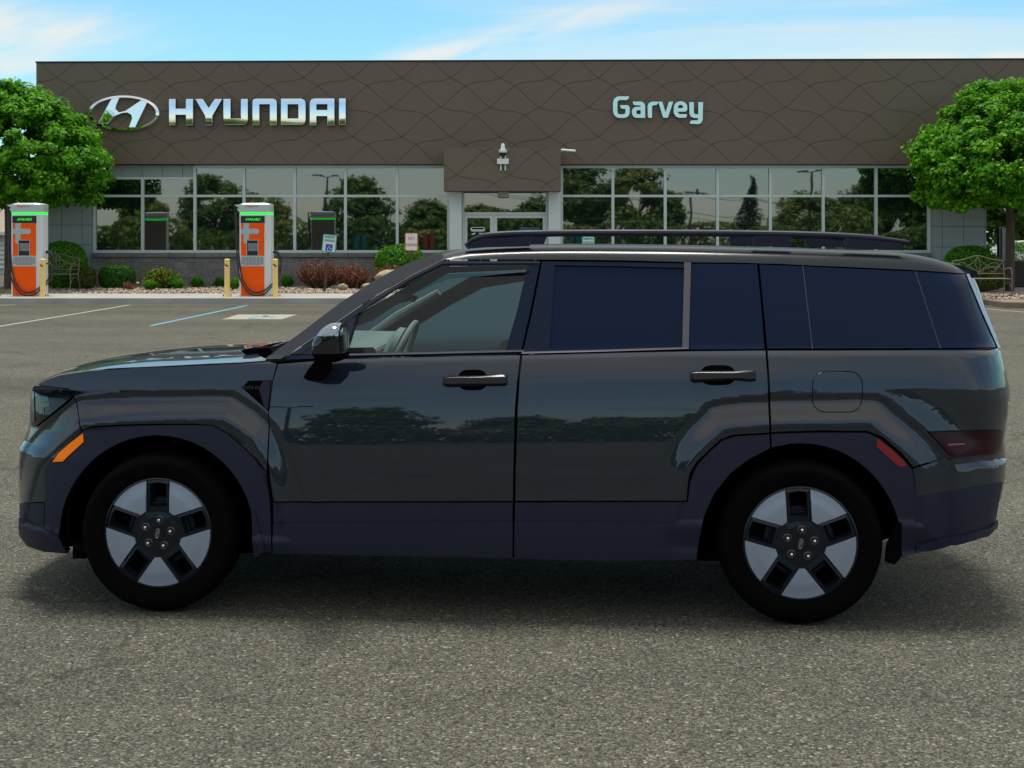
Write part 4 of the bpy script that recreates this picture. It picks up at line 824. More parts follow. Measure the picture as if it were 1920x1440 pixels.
def pole(px, top, lb, nm, cat, kind):
    t = thing(nm, lb, cat, (xr_(px), YR+8, 0)); DVp = 83-YR-8; t.location.x = (px-960)/F*DVp; h = H+(HOR-top)/F*DVp
    MB().tube([(0, 0, 0), (0, 0, h)], [.13, .09], 10).build('pole', M['wire'] if kind == 'lamp' else M['bark'], t)
    if kind == 'lamp':
        MB().tube([(-.1, 0, h-.05), (-.75, 0, h+.1)], .04).tube([(.1, 0, h-.05), (.75, 0, h+.1)], .04).build('arm', M['wire'], t)
        for s in (-1, 1): MB().box(s*.75-.35, s*.75+.35, -.18, .18, h+.05, h+.18).build('lamp_head', M['wire'], t)
    else:
        MB().box(-1.0, 1.0, -.06, .06, h-.5, h-.38).build('crossarm', M['bark'], t)
        w = MB()
        for dz_, dx in ((-.3, -.8), (-.3, .8), (-1.9, 0), (-2.4, .05)):
            for s in (-1, 1): w.tube([(dx, 0, h+dz_)]+[(dx+s*18*k/8, s*.3*k, h+dz_-1.0*(1-((k-4)/4)**2)) for k in range(1, 9)], .022, 4)
        w.build('power_cable', M['wire'], t)
pole(613, 334, 'double-armed lamp post mirrored between the two parking signs', 'lamp_post', 'lamp post', 'lamp')
pole(1518, 326, 'double-armed lamp post mirrored left of the right maple', 'lamp_post', 'lamp post', 'lamp')
pole(1300, 352, 'wooden utility pole with wires mirrored in the glass', 'utility_pole', 'pole', 'util')
struct(MB().box(-120, 120, -60, -36, -.1, .1).build('grass_verge', mat('verge', (.05, .12, .02), .95, var=.3, vscale=2)))
# ================================================================== THE CAR
WF = np.array([-1.5946, 6.225]); WR = np.array([1.2537, 6.014])
EX = (WR-WF)/np.linalg.norm(WR-WF); EY = np.array([-EX[1], EX[0]]); MID = (WF+WR)/2; CW = 1.92
HB = np.linalg.norm(WR-WF)/2                                     # half wheelbase
CL = np.array([(-MID)@EX, (-MID)@EY, H])                         # camera in car coordinates
def ray(px, py):
    px = np.asarray(px, float); py = np.asarray(py, float)
    wx = (px-960)/F; wz = -(py-HOR)/F
    return np.stack([wx*EX[0]+EX[1], wx*EY[0]+EY[1], wz], -1)
def PL(px, py, v):
    d = ray(px, py); t = (v-CL[1])/d[..., 1]; return CL+d*np.asarray(t)[..., None] if np.ndim(t) else CL+d*t
def proj(p):
    p = np.asarray(p); w = (p[..., 0]-CL[0])[..., None]*EX+(p[..., 1]-CL[1])[..., None]*EY
    return 960+F*w[..., 0]/w[..., 1], HOR+F*(H-p[..., 2])/w[..., 1]
_zt = np.linspace(.0, 2.0, 801)
_sl = np.interp(_zt, [0, .30, .42, .50, .62, .75, .92, 1.05, 1.128, 1.14, 1.158, 1.172, 1.5, 1.8], [-.25, -.12, -.05, .0, .025, .06, .118, .16, .18, .9, .9, .36, .42, .5])
_sv = np.cumsum(_sl)*(_zt[1]-_zt[0]); _sv -= _sv.min()
def side(x, z):
    sh = np.interp(x, [-.9, -.58, .18, .92, 2.2], [-.012, -.007, .012, .033, .046])
    w = np.clip((z-.5)/.6, 0, 1); w = w*w*(3-2*w); bow = .012*np.clip(np.abs(x)-.4, 0, 2)**2
    return np.interp(z-sh*w, _zt, _sv)+bow
PQ = 3.0
def corner(x, z, xn, xt, L1=.80, L2=.55, p2=4.0):
    s = side(x, z)
    def c(t, p, q):
        t1 = np.clip(t, 0, 1); return np.where(t > 1, 5., 1-(1-t1**p)**(1/q))
    a = c((xn+L1-x)/L1, PQ, 2.5); b = c((x-(xt-L2))/L2, p2, 2.5)
    r = np.where((a > 4) | (b > 4), 5., s+(CW/2-s)*np.clip(a+b, 0, 1)); return r
SILL = [(75, 716), (60, 735), (54, 765), (54, 792), (44, 822), (33, 838), (31, 900), (32, 960), (36, 1000), (50, 1020), (70, 1028)]
SILR = [(1822, 512), (1832, 525), (1845, 565), (1860, 610), (1873, 650), (1879, 659), (1888, 690), (1897, 735), (1896, 780), (1890, 830), (1884, 850), (1894, 862), (1892, 900), (1884, 940), (1872, 978), (1868, 1000), (1850, 1012)]
def solve(sil, left):
    out = []
    for px, py in sil:
        v = .35; 
        for it in range(4):
            z = float(PL(px, py, v)[2]); lo, hi = (-3.2, -1.6) if left else (1.6, 3.2)
            for k in range(40):
                m = (lo+hi)/2; xs = np.linspace(m, m+.8, 400) if left else np.linspace(m-.55, m, 400)
                vv = corner(xs, np.full(400, z), m if left else -9, 9 if left else m); pts = np.stack([xs, vv, np.full(400, z)], 1)[vv < 1]
                q = proj(pts)[0]; e = q.min() if left else q.max()
                if e < px: lo = m
                else: hi = m
            v = float(pts[q.argmin() if left else q.argmax(), 1])
        out.append((z, (lo+hi)/2))
    out.sort(); return np.array(out)
TL = solve(SILL, True); TR = solve(SILR, False)
XN = lambda z: np.interp(z, TL[:, 0], TL[:, 1]); XT = lambda z: np.interp(z, TR[:, 0], TR[:, 1])
def S0(x, z): return corner(x, z, XN(z)-np.where(z > TL[-1, 0], 9, 0), XT(z))
DET = False
def polyd(x, z, poly):
    """signed distance (inside positive) to closed polygon"""
    P = np.array(poly); Q = np.roll(P, -1, 0); best = np.full(x.shape, 1e9); ins = np.zeros(x.shape, bool)
    for (ax, az), (bx, bz) in zip(P, Q):
        dx, dz = bx-ax, bz-az; t = np.clip(((x-ax)*dx+(z-az)*dz)/(dx*dx+dz*dz+1e-12), 0, 1)
        best = np.minimum(best, np.hypot(x-ax-t*dx, z-az-t*dz))
        c = ((az > z) != (bz > z)) & (x < (bx-ax)*(z-az)/(bz-az+1e-15)+ax); ins ^= c
    return np.where(ins, best, -best)
def sstep(a, b, x): t = np.clip((x-a)/(b-a), 0, 1); return t*t*(3-2*t)
def S(x, z):
    x = np.asarray(x, float); z = np.asarray(z, float); s = S0(x, z)
    if not DET: return s
    for poly, amp, fade in FLARES:
        q = polyd(x, z, poly)
        f = .013*sstep(0, .028, q)-.017*sstep(.028, .135, q)+.010*sstep(.135, .158, q)
        s = s+f*amp*fade(x, z)
    # tail: below the crease the quarter panel turns under
    zc = ZC; w = sstep(1.30, 1.62, x)*sstep(.0, .17, -polyd(x, z, FLARES[1][0])); s = s+w*np.where(z < 1.16, .16*np.clip(zc-z, 0, .22), 0)
    return s
def hit(px, py, fn=None):
    fn = fn or S0; px = np.atleast_1d(np.asarray(px, float)).copy(); py = np.atleast_1d(np.asarray(py, float)); n = len(px)
    done = np.zeros(n, bool); res = np.zeros((n, 3))
    for attempt in range(30):
        idx = np.where(~done)[0]
        if not len(idx): break
        D = ray(px[idx], py[idx]); vs = np.linspace(-.35, CW/2-.001, 260); lo = np.full(len(idx), np.nan); hi = np.full(len(idx), np.nan); prev = None
        for v in vs:
            t = (v-CL[1])/D[:, 1]; p = CL+D*t[:, None]; g = fn(p[:, 0], p[:, 2])-v
            if prev is not None:
                m = np.isnan(lo) & (prev > 0) & (g <= 0); lo[m] = v-(vs[1]-vs[0]); hi[m] = v
            prev = g
        ok = ~np.isnan(lo); l, h = lo[ok], hi[ok]; Dk = D[ok]
        for k in range(22):
            m = (l+h)/2; p = CL+Dk*((m-CL[1])/Dk[:, 1])[:, None]; g = fn(p[:, 0], p[:, 2])-m; l = np.where(g > 0, m, l); h = np.where(g > 0, h, m)
        res[idx[ok]] = p if len(l) else res[idx[ok]]; done[idx[ok]] = True
        px[idx[~ok]] += np.sign(960-px[idx[~ok]])*1.0
    return res
def H2(pts):
    r = hit([p[0] for p in pts], [p[1] for p in pts]); return [(a[0], a[2]) for a in r]
car = thing('suv', 'large dark grey green SUV parked side on in the foreground', 'car', (MID[0], MID[1], 0), math.atan2(EX[1], EX[0]))
# flares sculpted round the arches
FA = H2(catmull([(47, 836), (62, 815), (98, 778), (137, 746), (163, 740), (240, 734), (340, 731), (423, 731), (448, 738), (507, 782), (540, 838), (562, 890)], 3))+[(-.62, .2), (XN(.7)-.02, .2)]
RA = H2(catmull([(1235, 862), (1250, 838), (1280, 800), (1309, 772), (1337, 750), (1440, 740), (1540, 738), (1625, 737), (1655, 742), (1700, 778), (1739, 810), (1784, 860)], 3))+[(2.10, .3), (.70, .3)]
FLARES = [(FA, 1.0, lambda x, z: 1-.97*sstep(-.90, -.72, x)*(1-sstep(.70, .95, z))*1.0), (RA, 1.0, lambda x, z: 1-sstep(.98, .78, x)*(1-sstep(.74, .92, z))*.9)]
ZC = float(hit(1750, 731)[0][2]); DET = True
def inset(poly, d):
    n = len(poly); P = np.array(poly, float); A = sum(P[i, 0]*P[(i+1) % n, 1]-P[(i+1) % n, 0]*P[i, 1] for i in range(n)); sg = 1 if A > 0 else -1; out = []
    for i in range(n):
        a, b, c = P[i-1], P[i], P[(i+1) % n]; u = (b-a)/(np.linalg.norm(b-a)+1e-9); w = (c-b)/(np.linalg.norm(c-b)+1e-9)
        n1 = np.array([-u[1], u[0]])*sg; n2 = np.array([-w[1], w[0]])*sg; m = n1+n2; l = m@m; m = m/max(l, .35)*2
        m = m*min(1, 2.0/np.linalg.norm(m)) if np.linalg.norm(m) > 2.0 else m
        out.append(tuple(b+m*d))
    return out
from mathutils.geometry import tessellate_polygon
def panel(name, poly, m, parent=None, off=0., thick=.014, grid=10, holes=(), gap=.9, fn=None, flat=None, holegap=None):
    parent = parent or car; fn = fn or S
    loops = [inset(poly, gap) if gap else list(poly)]+[inset(h, -(gap if holegap is None else holegap)) if (gap or holegap) else list(h) for h in holes]
    allp = [p for l in loops for p in l]; tris = tessellate_polygon([[Vector((a, b, 0)) for a, b in l] for l in loops])
    bm = bmesh.new(); vs = [bm.verts.new((a, b, 0)) for a, b in allp]
    for t in tris:
        if len(set(t)) == 3:
            try: bm.faces.new([vs[i] for i in t])
            except ValueError: pass
    xs = [a for a, b in allp]; ys = [b for a, b in allp]
    for ax, lo, hi in ((0, min(xs), max(xs)), (1, min(ys), max(ys))):
        k = math.floor(lo/grid)*grid+grid
        while k < hi:
            co = (k, 0, 0) if ax == 0 else (0, k, 0); no = (1, 0, 0) if ax == 0 else (0, 1, 0)
            bmesh.ops.bisect_plane(bm, geom=bm.verts[:]+bm.edges[:]+bm.faces[:], plane_co=co, plane_no=no, dist=1e-4); k += grid
    bm.verts.ensure_lookup_table(); px = np.array([v.co.x for v in bm.verts]); py = np.array([v.co.y for v in bm.verts])
    if flat is None:
        B = hit(px, py, S0); B[:, 1] += fn(B[:, 0], B[:, 2])-S0(B[:, 0], B[:, 2]) if fn is S else 0
        e = 1e-3; sx = (fn(B[:, 0]+e, B[:, 2])-fn(B[:, 0]-e, B[:, 2]))/(2*e); sz = (fn(B[:, 0], B[:, 2]+e)-fn(B[:, 0], B[:, 2]-e))/(2*e)
        sx = np.clip(sx, -6, 6); Nn = np.stack([sx, -np.ones_like(sx), sz], 1); Nn /= np.linalg.norm(Nn, axis=1)[:, None]
    else:
        B = np.array([PL(a, b, flat) for a, b in zip(px, py)]); Nn = np.tile([0, -1., 0], (len(px), 1))
    B = B+Nn*off
    for v, p in zip(bm.verts, B): v.co = p
    bm.normal_update()
    for f in bm.faces:
        if f.normal.y > 0: f.normal_flip()
    nf = len(bm.faces); nv = len(bm.verts); be = [e for e in bm.edges if e.is_boundary]
    r = bmesh.ops.extrude_edge_only(bm, edges=be); new = [g for g in r['geom'] if isinstance(g, bmesh.types.BMVert)]
    bm.verts.index_update(); old = {}
    for v in new:
        v.co.y += thick
    me = bpy.data.meshes.new(name); bm.verts.ensure_lookup_table()
    fl = [len(f.verts) for f in bm.faces]; bm.to_mesh(me); bm.free(); me.materials.append(m)
    me.polygons.foreach_set('use_smooth', np.ones(len(me.polygons), bool)); me.update()
    ln = []
    for i, p in enumerate(me.polygons):
        for li in p.loop_indices:
            vi = me.loops[li].vertex_index
            ln.append(tuple(Nn[vi]) if i < nf and vi < nv else tuple(p.normal))
    me.normals_split_custom_set(ln)
    o = bpy.data.objects.new(name, me); return link(o, parent)
# ---- materials
def paintmat():
    m = mat('car_paint', (.0105, .0175, .029), .5, .0, coat=1.0, spec=.08); nt = m.node_tree; b = nt.nodes['Principled BSDF']; L = nt.links
    b.inputs['Coat IOR'].default_value = 1.62; b.inputs['Coat Roughness'].default_value = .015
    tc = nd(nt, 'ShaderNodeTexCoord'); n = nd(nt, 'ShaderNodeTexVoronoi', Scale=900.); L.new(tc.outputs['Object'], n.inputs['Vector'])
    mr = nd(nt, 'ShaderNodeMapRange'); mr.inputs[3].default_value = .38; mr.inputs[4].default_value = .55; sc = nd(nt, 'ShaderNodeSeparateColor'); L.new(n.outputs['Color'], sc.inputs[0]); L.new(sc.outputs[0], mr.inputs[0]); L.new(mr.outputs[0], b.inputs['Roughness'])
    n2 = nd(nt, 'ShaderNodeTexNoise', Scale=2.2, Detail=1.); L.new(tc.outputs['Object'], n2.inputs['Vector']); bp = nd(nt, 'ShaderNodeBump', Strength=.12, Distance=.006); L.new(n2.outputs[0], bp.inputs['Height']); L.new(bp.outputs[0], b.inputs['Coat Normal'])
    return m
M['paint'] = paintmat(); M['paint_dulled'] = paintmat(); _b = M['paint_dulled'].node_tree.nodes['Principled BSDF']; _b.inputs['Coat Weight'].default_value = .45; _b.inputs['Coat Roughness'].default_value = .16; _b.inputs['Base Color'].default_value = (.010, .016, .022, 1)  # second copy of the body paint, coat dulled to weaken the sun streak
M['clad'] = mat('cladding', (.0115, .0145, .034), .5, spec=.3, var=.06, vscale=6, bump=.05, bscale=400, rvar=.05)
M['gloss'] = mat('gloss_black', (.004, .005, .007), .06, coat=.6)
M['cglass'] = mat('dark_window', (.003, .0115, .035), .02, ior=1.22); M['frameblack'] = mat('pillar_black', (.005, .012, .032), .12, ior=1.25); M['matte'] = mat('matte_black', (.0025, .0025, .003), .9, spec=.03); M['handle'] = mat('handle_black', (.006, .009, .012), .22, spec=.25)  # window and pillar: reflected blue sky put into the navy base colours
M['tyre'] = mat('tyre_rubber', (.0022, .0022, .0024), .85, spec=.05, bump=.3, bscale=90); M['trim'] = mat('window_trim', (.10, .10, .12), .28, .7)
M['rimsilver'] = mat('wheel_silver', (.31, .37, .47), .42, .45, rvar=.03, vscale=4); M['rimdark'] = mat('wheel_dark', (.007, .011, .018), .22, .3); M['rimedge'] = mat('wheel_edge', (.45, .5, .56), .2, .9)
M['amber'] = mat('amber_lens', (.9, .20, .0), .35, emit=(.9, .2, 0), estr=.12, spec=.2); M['redlens'] = mat('red_lens', (.22, .004, .015), .25, coat=.6); M['taillens'] = mat('tail_lens', (.022, .0015, .006), .25, spec=.25)
M['seamdark'] = mat('glass_seam', (.03, .035, .05), .4); M['mirrorcap'] = mat('mirror_cap', (.30, .34, .38), .07, 1.0); M['lamp'] = mat('headlamp_lens', (.008, .010, .015), .1, spec=.35); M['inner'] = mat('interior', (.03, .033, .035), .8); M['pale'] = mat('interior_pale', (.26, .31, .30), .7)
def seeglass(name, tint, refl):
    m = bpy.data.materials.new(name); m.use_nodes = True; nt = m.node_tree; nt.nodes.clear(); L = nt.links
    out = nd(nt, 'ShaderNodeOutputMaterial'); t = nd(nt, 'ShaderNodeBsdfTransparent'); t.inputs[0].default_value = (*tint, 1); g = nd(nt, 'ShaderNodeBsdfGlossy', Roughness=.01); f = nd(nt, 'ShaderNodeFresnel', IOR=refl)
    mx = nd(nt, 'ShaderNodeMixShader'); L.new(f.outputs[0], mx.inputs[0]); L.new(t.outputs[0], mx.inputs[1]); L.new(g.outputs[0], mx.inputs[2]); L.new(mx.outputs[0], out.inputs[0]); return m
M['clear'] = seeglass('door_glass', (.66, .76, .76), 1.5)
def frosted():
    m = bpy.data.materials.new('far_glass'); m.use_nodes = True; nt = m.node_tree; nt.nodes.clear(); out = nd(nt, 'ShaderNodeOutputMaterial')
    t = nd(nt, 'ShaderNodeBsdfTranslucent'); t.inputs[0].default_value = (.075, .135, .16, 1); nt.links.new(t.outputs[0], out.inputs[0]); return m
M['farglass'] = frosted()
def circ(cx, cy, r, a0, a1, n=20, rx=None): return [(cx+(rx or r)*math.cos(R(a0+(a1-a0)*k/n)), cy-r*math.sin(R(a0+(a1-a0)*k/n))) for k in range(n+1)]
# ---- shell: closed tub just inside the panels
def shell():
    mb = bmesh.new(); zs = [.27, .33, .42, .5, .6, .68, .76, .84, .90, .95]; n = 60; rings = []
    for z in zs:
        a, b = float(XN(z))+.012, float(XT(z))-.012; k = (1-np.cos(np.linspace(0, math.pi, n)))/2; x = a+(b-a)*k
        v = np.minimum(S(x, np.full(n, z))+.020, CW/2); v = np.where(v > 4, CW/2, v)
        v[0] = v[-1] = CW/2; near = [mb.verts.new((x[i], v[i], z)) for i in range(n)]; far = [mb.verts.new((x[i], CW-v[i], z)) for i in range(1, n-1)]
        rings.append((near, [near[0]]+far+[near[-1]], x))
    for j in range(len(zs)-1):
        for s in (0, 1):
            A, B = rings[j][s], rings[j+1][s]
            for i in range(n-1):
                xc = (A[i].co.x+A[i+1].co.x)/2; zc = (zs[j]+zs[j+1])/2; vc = A[i].co.y
                if any(math.hypot(xc-cx, zc-.355) < .455 for cx in (-HB, HB)) and (vc < .4 or vc > CW-.4): continue
                if xc > 1.72 and zc < .30+(xc-1.72)*.32: continue
                mb.faces.new((A[i], A[i+1], B[i+1], B[i]))
    for j in (0, len(zs)-1):
        A, B = rings[j][0], rings[j][1]
        for i in range(1, n-2):
            if j == 0 and any(abs((A[i].co.x+A[i+1].co.x)/2-cx) < .46 for cx in (-HB, HB)): continue
            if j == 0 and A[i].co.x > 1.68: continue
            mb.faces.new((A[i], A[i+1], B[i+1], B[i]))
    bmesh.ops.recalc_face_normals(mb, faces=mb.faces[:]); me = bpy.data.meshes.new('body_shell'); mb.to_mesh(me); mb.free()
    me.materials.append(M['paint']); me.materials.append(M['matte'])
    for p in me.polygons:
        c = p.center; p.material_index = 1 if ((c.y < .42 and -2.0 < c.x < 2.0) or c.z < .28 or (abs(p.normal.z) > .8)) else 0
    me.shade_smooth(); o = bpy.data.objects.new('body_shell', me); link(o, car); return o
shell()
# far flank above the tub and floor
MB().add([(-1.02, CW-.12, .95), (2.2, CW-.12, .95), (2.2, CW-.16, 1.15), (-1.02, CW-.16, 1.12)], [(0, 1, 2, 3)]).build('far_door', M['paint'], car)
MB().add([(-1.05, .20, .90), (2.2, .20, .90), (2.2, CW-.2, .90), (-1.05, CW-.2, .90)], [(0, 1, 2, 3)]).build('floor', M['inner'], car)
for cx in (-HB, HB):
    r = .462; A = [R(a) for a in range(-3, 195, 8)]
    for s0, s1 in ((.06, .55), (CW-.55, CW-.06)):
        mb = MB(); n = len(A); mb.add([(cx+r*math.cos(a), s0, .355+r*math.sin(a)) for a in A]+[(cx+r*math.cos(a), s1, .355+r*math.sin(a)) for a in A], [(i, i+1, i+1+n, i+n) for i in range(n-1)])
        w = s1 if s0 < .5 else s0; mb.add([(cx+r*math.cos(a), w, .355+r*math.sin(a)) for a in A]+[(cx-.455, w, .15), (cx+.40, w, .15)], [tuple(range(n+2))])
        mb.build('wheel_liner', M['matte'], car, fix=False)
MB().box(-1.0, 1.0, .25, CW-.25, .22, .268).add([(1.6, .1, .30), (2.22, .2, .46), (2.22, CW-.2, .46), (1.6, CW-.1, .30)], [(0, 1, 2, 3)]).tube([(-HB, .3, .33), (-HB, CW-.3, .33)], .04).tube([(HB, .3, .33), (HB, CW-.3, .33)], .05).build('underbody', M['matte'], car)
# ---- panels
ARF = circ(294, 1003, 186, 0, 180, 26, 181); ARR = circ(1502, 1030, 198, 0, 180, 26, 189)
clf_out = [(84, 1033), (84, 878), (110, 849), (150, 812), (170, 800), (220, 797), (290, 795.5), (360, 796), (398, 798), (424, 811), (462, 844), (501, 884), (507, 950), (511, 1036)]
panel('front_arch_cladding', clf_out+[(478, 1037), (475, 1003)]+ARF[1:-1]+[(113, 1003), (126, 1036)], M['clad'], off=.006, thick=.05)
fl_line = [(68, 722), (84, 713), (110, 703.5), (160, 696), (220, 691.5), (300, 688), (400, 683), (450, 681), (505, 677)]
vent = [(454, 727), (466, 714), (509, 713), (503, 771)]
fen = fl_line+[(520, 682), (511, 715), (504, 771), (501.5, 860), (501, 884), (462, 844), (424, 811), (398, 798), (360, 796), (290, 795.5), (220, 797), (170, 800), (153, 809), (147, 780), (139, 744), (129, 729)]
panel('front_fender', fen, M['paint'], grid=3.6)
fv = panel('fender_vent', vent, M['matte'], off=.004, thick=.006, gap=0)
panel('vent_blade', [(486, 728), (494, 715), (508, 714), (503, 768), (496, 762)], M['clad'], fv, off=.009, thick=.005, gap=0)
hl = [(62, 724), (68.5, 722), (129, 729), (138, 743), (66, 802), (57, 797), (56, 770), (57, 742)]
hl_ = panel('headlight', hl, M['lamp'], off=.002, grid=5)
panel('headlight_reflector', [(80, 742), (92, 744), (93, 752), (83, 754)], M['trim'], hl_, off=.004, thick=.002, gap=0)
panel('headlight_reflector', [(76, 757), (94, 755), (95, 762), (84, 764), (84, 775), (76, 776)], M['trim'], hl_, off=.004, thick=.002, gap=0)
panel('daytime_lamp', [(60, 740), (65, 734), (67, 790), (61, 794)], M['trim'], hl_, off=.005, thick=.003, gap=0)
bl = [(139, 745), (66, 803), (57, 800), (46, 822), (37, 838), (35, 900), (36, 942), (84, 942), (84, 878), (110, 849), (152, 810), (147, 780)]
panel('front_bumper', bl, M['paint'], grid=3.6)
panel('lower_bumper', [(36, 943), (84, 943), (84, 1032), (52, 1021), (40, 1003), (37, 985)], M['clad'], off=.004, grid=5)
panel('bumper_lip', [(39, 968), (84, 992), (112, 1002), (128, 1037), (84, 1034), (52, 1023), (39, 1004)], M['clad'], off=.012, grid=6, thick=.03)
panel('side_marker', [(157, 813), (158, 829), (144, 842), (120, 865), (101, 866), (111, 852), (130, 834)], M['amber'], off=.012, thick=.006, gap=0)
panel('mud_flap', [(472, 958), (478, 956), (484, 985), (499, 1030), (480, 1043), (476, 1040)], M['clad'], off=.012, thick=.02, gap=0)
MB().box(-HB-.42, -HB-.36, .08, .3, .22, .30).build('air_deflector', M['matte'], car)
# front door
fd = [(521, 682), (640, 673), (760, 669.5), (976, 665.5), (970, 720), (966, 768), (963, 890), (962.5, 940), (512, 941), (507, 905), (502.5, 860), (504, 771), (511, 715)]
door_f = panel('front_door', fd, M['paint'], grid=5)
panel('sill_cladding', [(511.5, 942), (962, 941.5), (961.5, 1044), (700, 1039), (512, 1034)], M['clad'], door_f, off=.006, thick=.04)
panel('sill_cladding', [(513, 981), (700, 978.5), (961.5, 977), (961.5, 1044), (700, 1039), (513, 1034)], M['clad'], door_f, off=.018, thick=.012, gap=0)
gl = [(651, 662), (673, 587), (740, 544), (829, 498.5), (989, 497), (970, 580), (948, 656)]
panel('window_frame', [(529, 673), (612, 619), (702, 557), (772, 516), (829, 488), (1014, 488.5), (993, 590), (976, 664), (760, 668), (640, 671)], M['frameblack'], door_f, off=-.004, holes=[gl], gap=.8, holegap=.1, thick=.022)
panel('window', gl, M['clear'], door_f, off=-.014, gap=-2.5, thick=.003, grid=20)
panel('window_trim', [(650, 664), (800, 661), (948, 657.5), (983, 657), (982, 660.5), (800, 665), (648, 668)], M['trim'], door_f, off=.006, thick=.012, gap=0)
panel('upper_frame_strip', [(545, 664), (612, 620.5), (702, 558.5), (772, 517.5), (829, 490), (1013, 490), (1012.5, 494), (830, 494.5), (773, 523), (704, 565), (614, 628), (563, 664)], M['clad'], door_f, off=.002, thick=.008, gap=0)
panel('mirror_sail', [(557, 664), (600, 634), (668, 591), (655, 640), (648, 663)], M['clad'], door_f, off=.0, thick=.012, gap=0)
# rear door
rd = [(979, 665), (1130, 661), (1290, 658), (1436, 656.5), (1440, 715), (1443.5, 812), (1378, 816), (1352, 824), (1306, 867), (1293, 890), (1290, 912), (1288.5, 939.5), (966, 939.5), (966, 890), (970, 768), (974, 705)]
door_r = panel('rear_door', rd, M['paint'], grid=4)
panel('sill_cladding', [(965, 941.5), (1289, 940.5), (1293, 905), (1306, 870), (1353, 826), (1379, 818), (1443.5, 814), (1444.5, 841), (1404, 862), (1370, 888), (1340, 925), (1322, 965), (1312, 1000), (1305, 1047), (1135, 1049), (964.5, 1045)], M['clad'], door_r, off=.006, thick=.04)
panel('sill_cladding', [(965, 977), (1200, 978.5), (1285, 981), (1316, 983), (1311, 1005), (1305, 1047), (1135, 1049), (965, 1045)], M['clad'], door_r, off=.018, thick=.012, gap=0)
gr_ = [(1030.5, 654), (1040, 496.5), (1160, 498.5), (1285, 502), (1279, 650.5)]
panel('window_frame', [(979, 662), (996, 590), (1016, 488.5), (1160, 490), (1296, 493), (1420.5, 494.5), (1428, 570), (1434.5, 654.5), (1282, 656), (1130, 659)], M['frameblack'], door_r, off=-.004, holes=[gr_], gap=.8, holegap=.1, thick=.022)
panel('window', gr_, M['cglass'], door_r, off=-.013, gap=-2., thick=.003, grid=20)
panel('fixed_window', [(1297, 494), (1419.5, 495), (1427, 570), (1433.5, 654), (1292, 654.5)], M['cglass'], door_r, off=-.002, thick=.004, gap=0, grid=20)
panel('window_trim', [(979, 661), (1130, 657), (1279, 652), (1283, 492.5), (1295.5, 493), (1291, 655.5), (1130, 660.5), (978, 664.5)], M['trim'], door_r, off=.006, thick=.012, gap=0)
# rear quarter
rq = [(1438, 656.5), (1650, 656), (1876, 656), (1886, 690), (1894, 733), (1892, 780), (1886.5, 807), (1739.5, 809.5), (1783, 857), (1725, 872), (1712, 877), (1690, 850), (1655, 820), (1627, 809.5), (1540, 808), (1445.5, 811.5), (1442.5, 715)]
fuel = [(a, b) for a, b in rrect(1523.5, 1617, 696.5, 773, 24, 5)]
panel('quarter_panel', rq, M['paint'], grid=4, holes=[fuel], gap=1.1, holegap=.8)
panel('fuel_door', fuel, M['paint'], gap=.9, grid=4)
clr_out = [(1445.5, 813.5), (1540, 810.5), (1626, 811.5), (1654, 822.5), (1689, 852.5), (1710, 879), (1716, 902), (1717, 1040), (1690, 1046)]
panel('rear_arch_cladding', clr_out+[(1690, 1030)]+[p for p in ARR[1:] if p[0] > 1446]+[(1446, 840.5)], M['clad'], off=.006, thick=.05)
panel('rear_reflector', [(1643, 822), (1655, 826), (1672, 843), (1696, 866), (1699, 874), (1686, 875), (1676, 868), (1654, 847), (1643, 838)], M['redlens'], off=.011, thick=.006, gap=0)
tl_ = panel('tail_light', [(1741, 810), (1886, 808), (1882, 850), (1864, 856), (1784, 858)], M['taillens'], off=.0)
panel('tail_light_bar', [(1777, 832.5), (1811, 832), (1811, 835), (1777, 835.5)], M['redlens'], tl_, off=.003, thick=.003, gap=0)
panel('rear_bumper', [(1711, 879), (1726, 873), (1784, 860), (1864, 866), (1880, 853), (1891, 863), (1889, 900), (1880, 940), (1869, 974), (1856, 988), (1722, 1016), (1717, 1010), (1716, 902)], M['paint'], grid=6)
panel('lower_bumper', [(1717, 1018), (1722, 1018), (1856, 990), (1872, 977), (1871, 990), (1854, 1008), (1780, 1024), (1717, 1041)], M['clad'], off=.012, grid=6, thick=.03)
panel('lower_bumper', [(1713, 930), (1884, 905), (1871, 978), (1857, 995), (1722, 1026), (1714, 1030)], M['clad'], off=.003, grid=6, thick=.01)
panel('mud_flap', [(1679, 985), (1690, 980), (1688, 1045), (1676, 1057), (1660, 1052), (1664, 1020)], M['matte'], off=.01, thick=.03, gap=0)
q3 = [(1423, 495), (1505, 498.5), (1712, 508), (1812, 514), (1838, 575), (1870, 652), (1650, 654), (1438, 654)]
qw = panel('quarter_window', q3, M['cglass'], grid=12)
for a, b in (((1505, 499), (1523.5, 654)), ((1716, 509), (1763, 653))):
    panel('window_seam', [(a[0]-.7, a[1]), (a[0]+.7, a[1]), (b[0]+.7, b[1]), (b[0]-.7, b[1])], M['seamdark'], qw, off=.0015, thick=.001, gap=0, grid=20)
panel('pillar_trim', [(1811, 515), (1816, 514), (1846, 580), (1875, 652), (1870, 653), (1840, 585)], M['rimsilver'], off=.004, thick=.006, gap=0, grid=6)
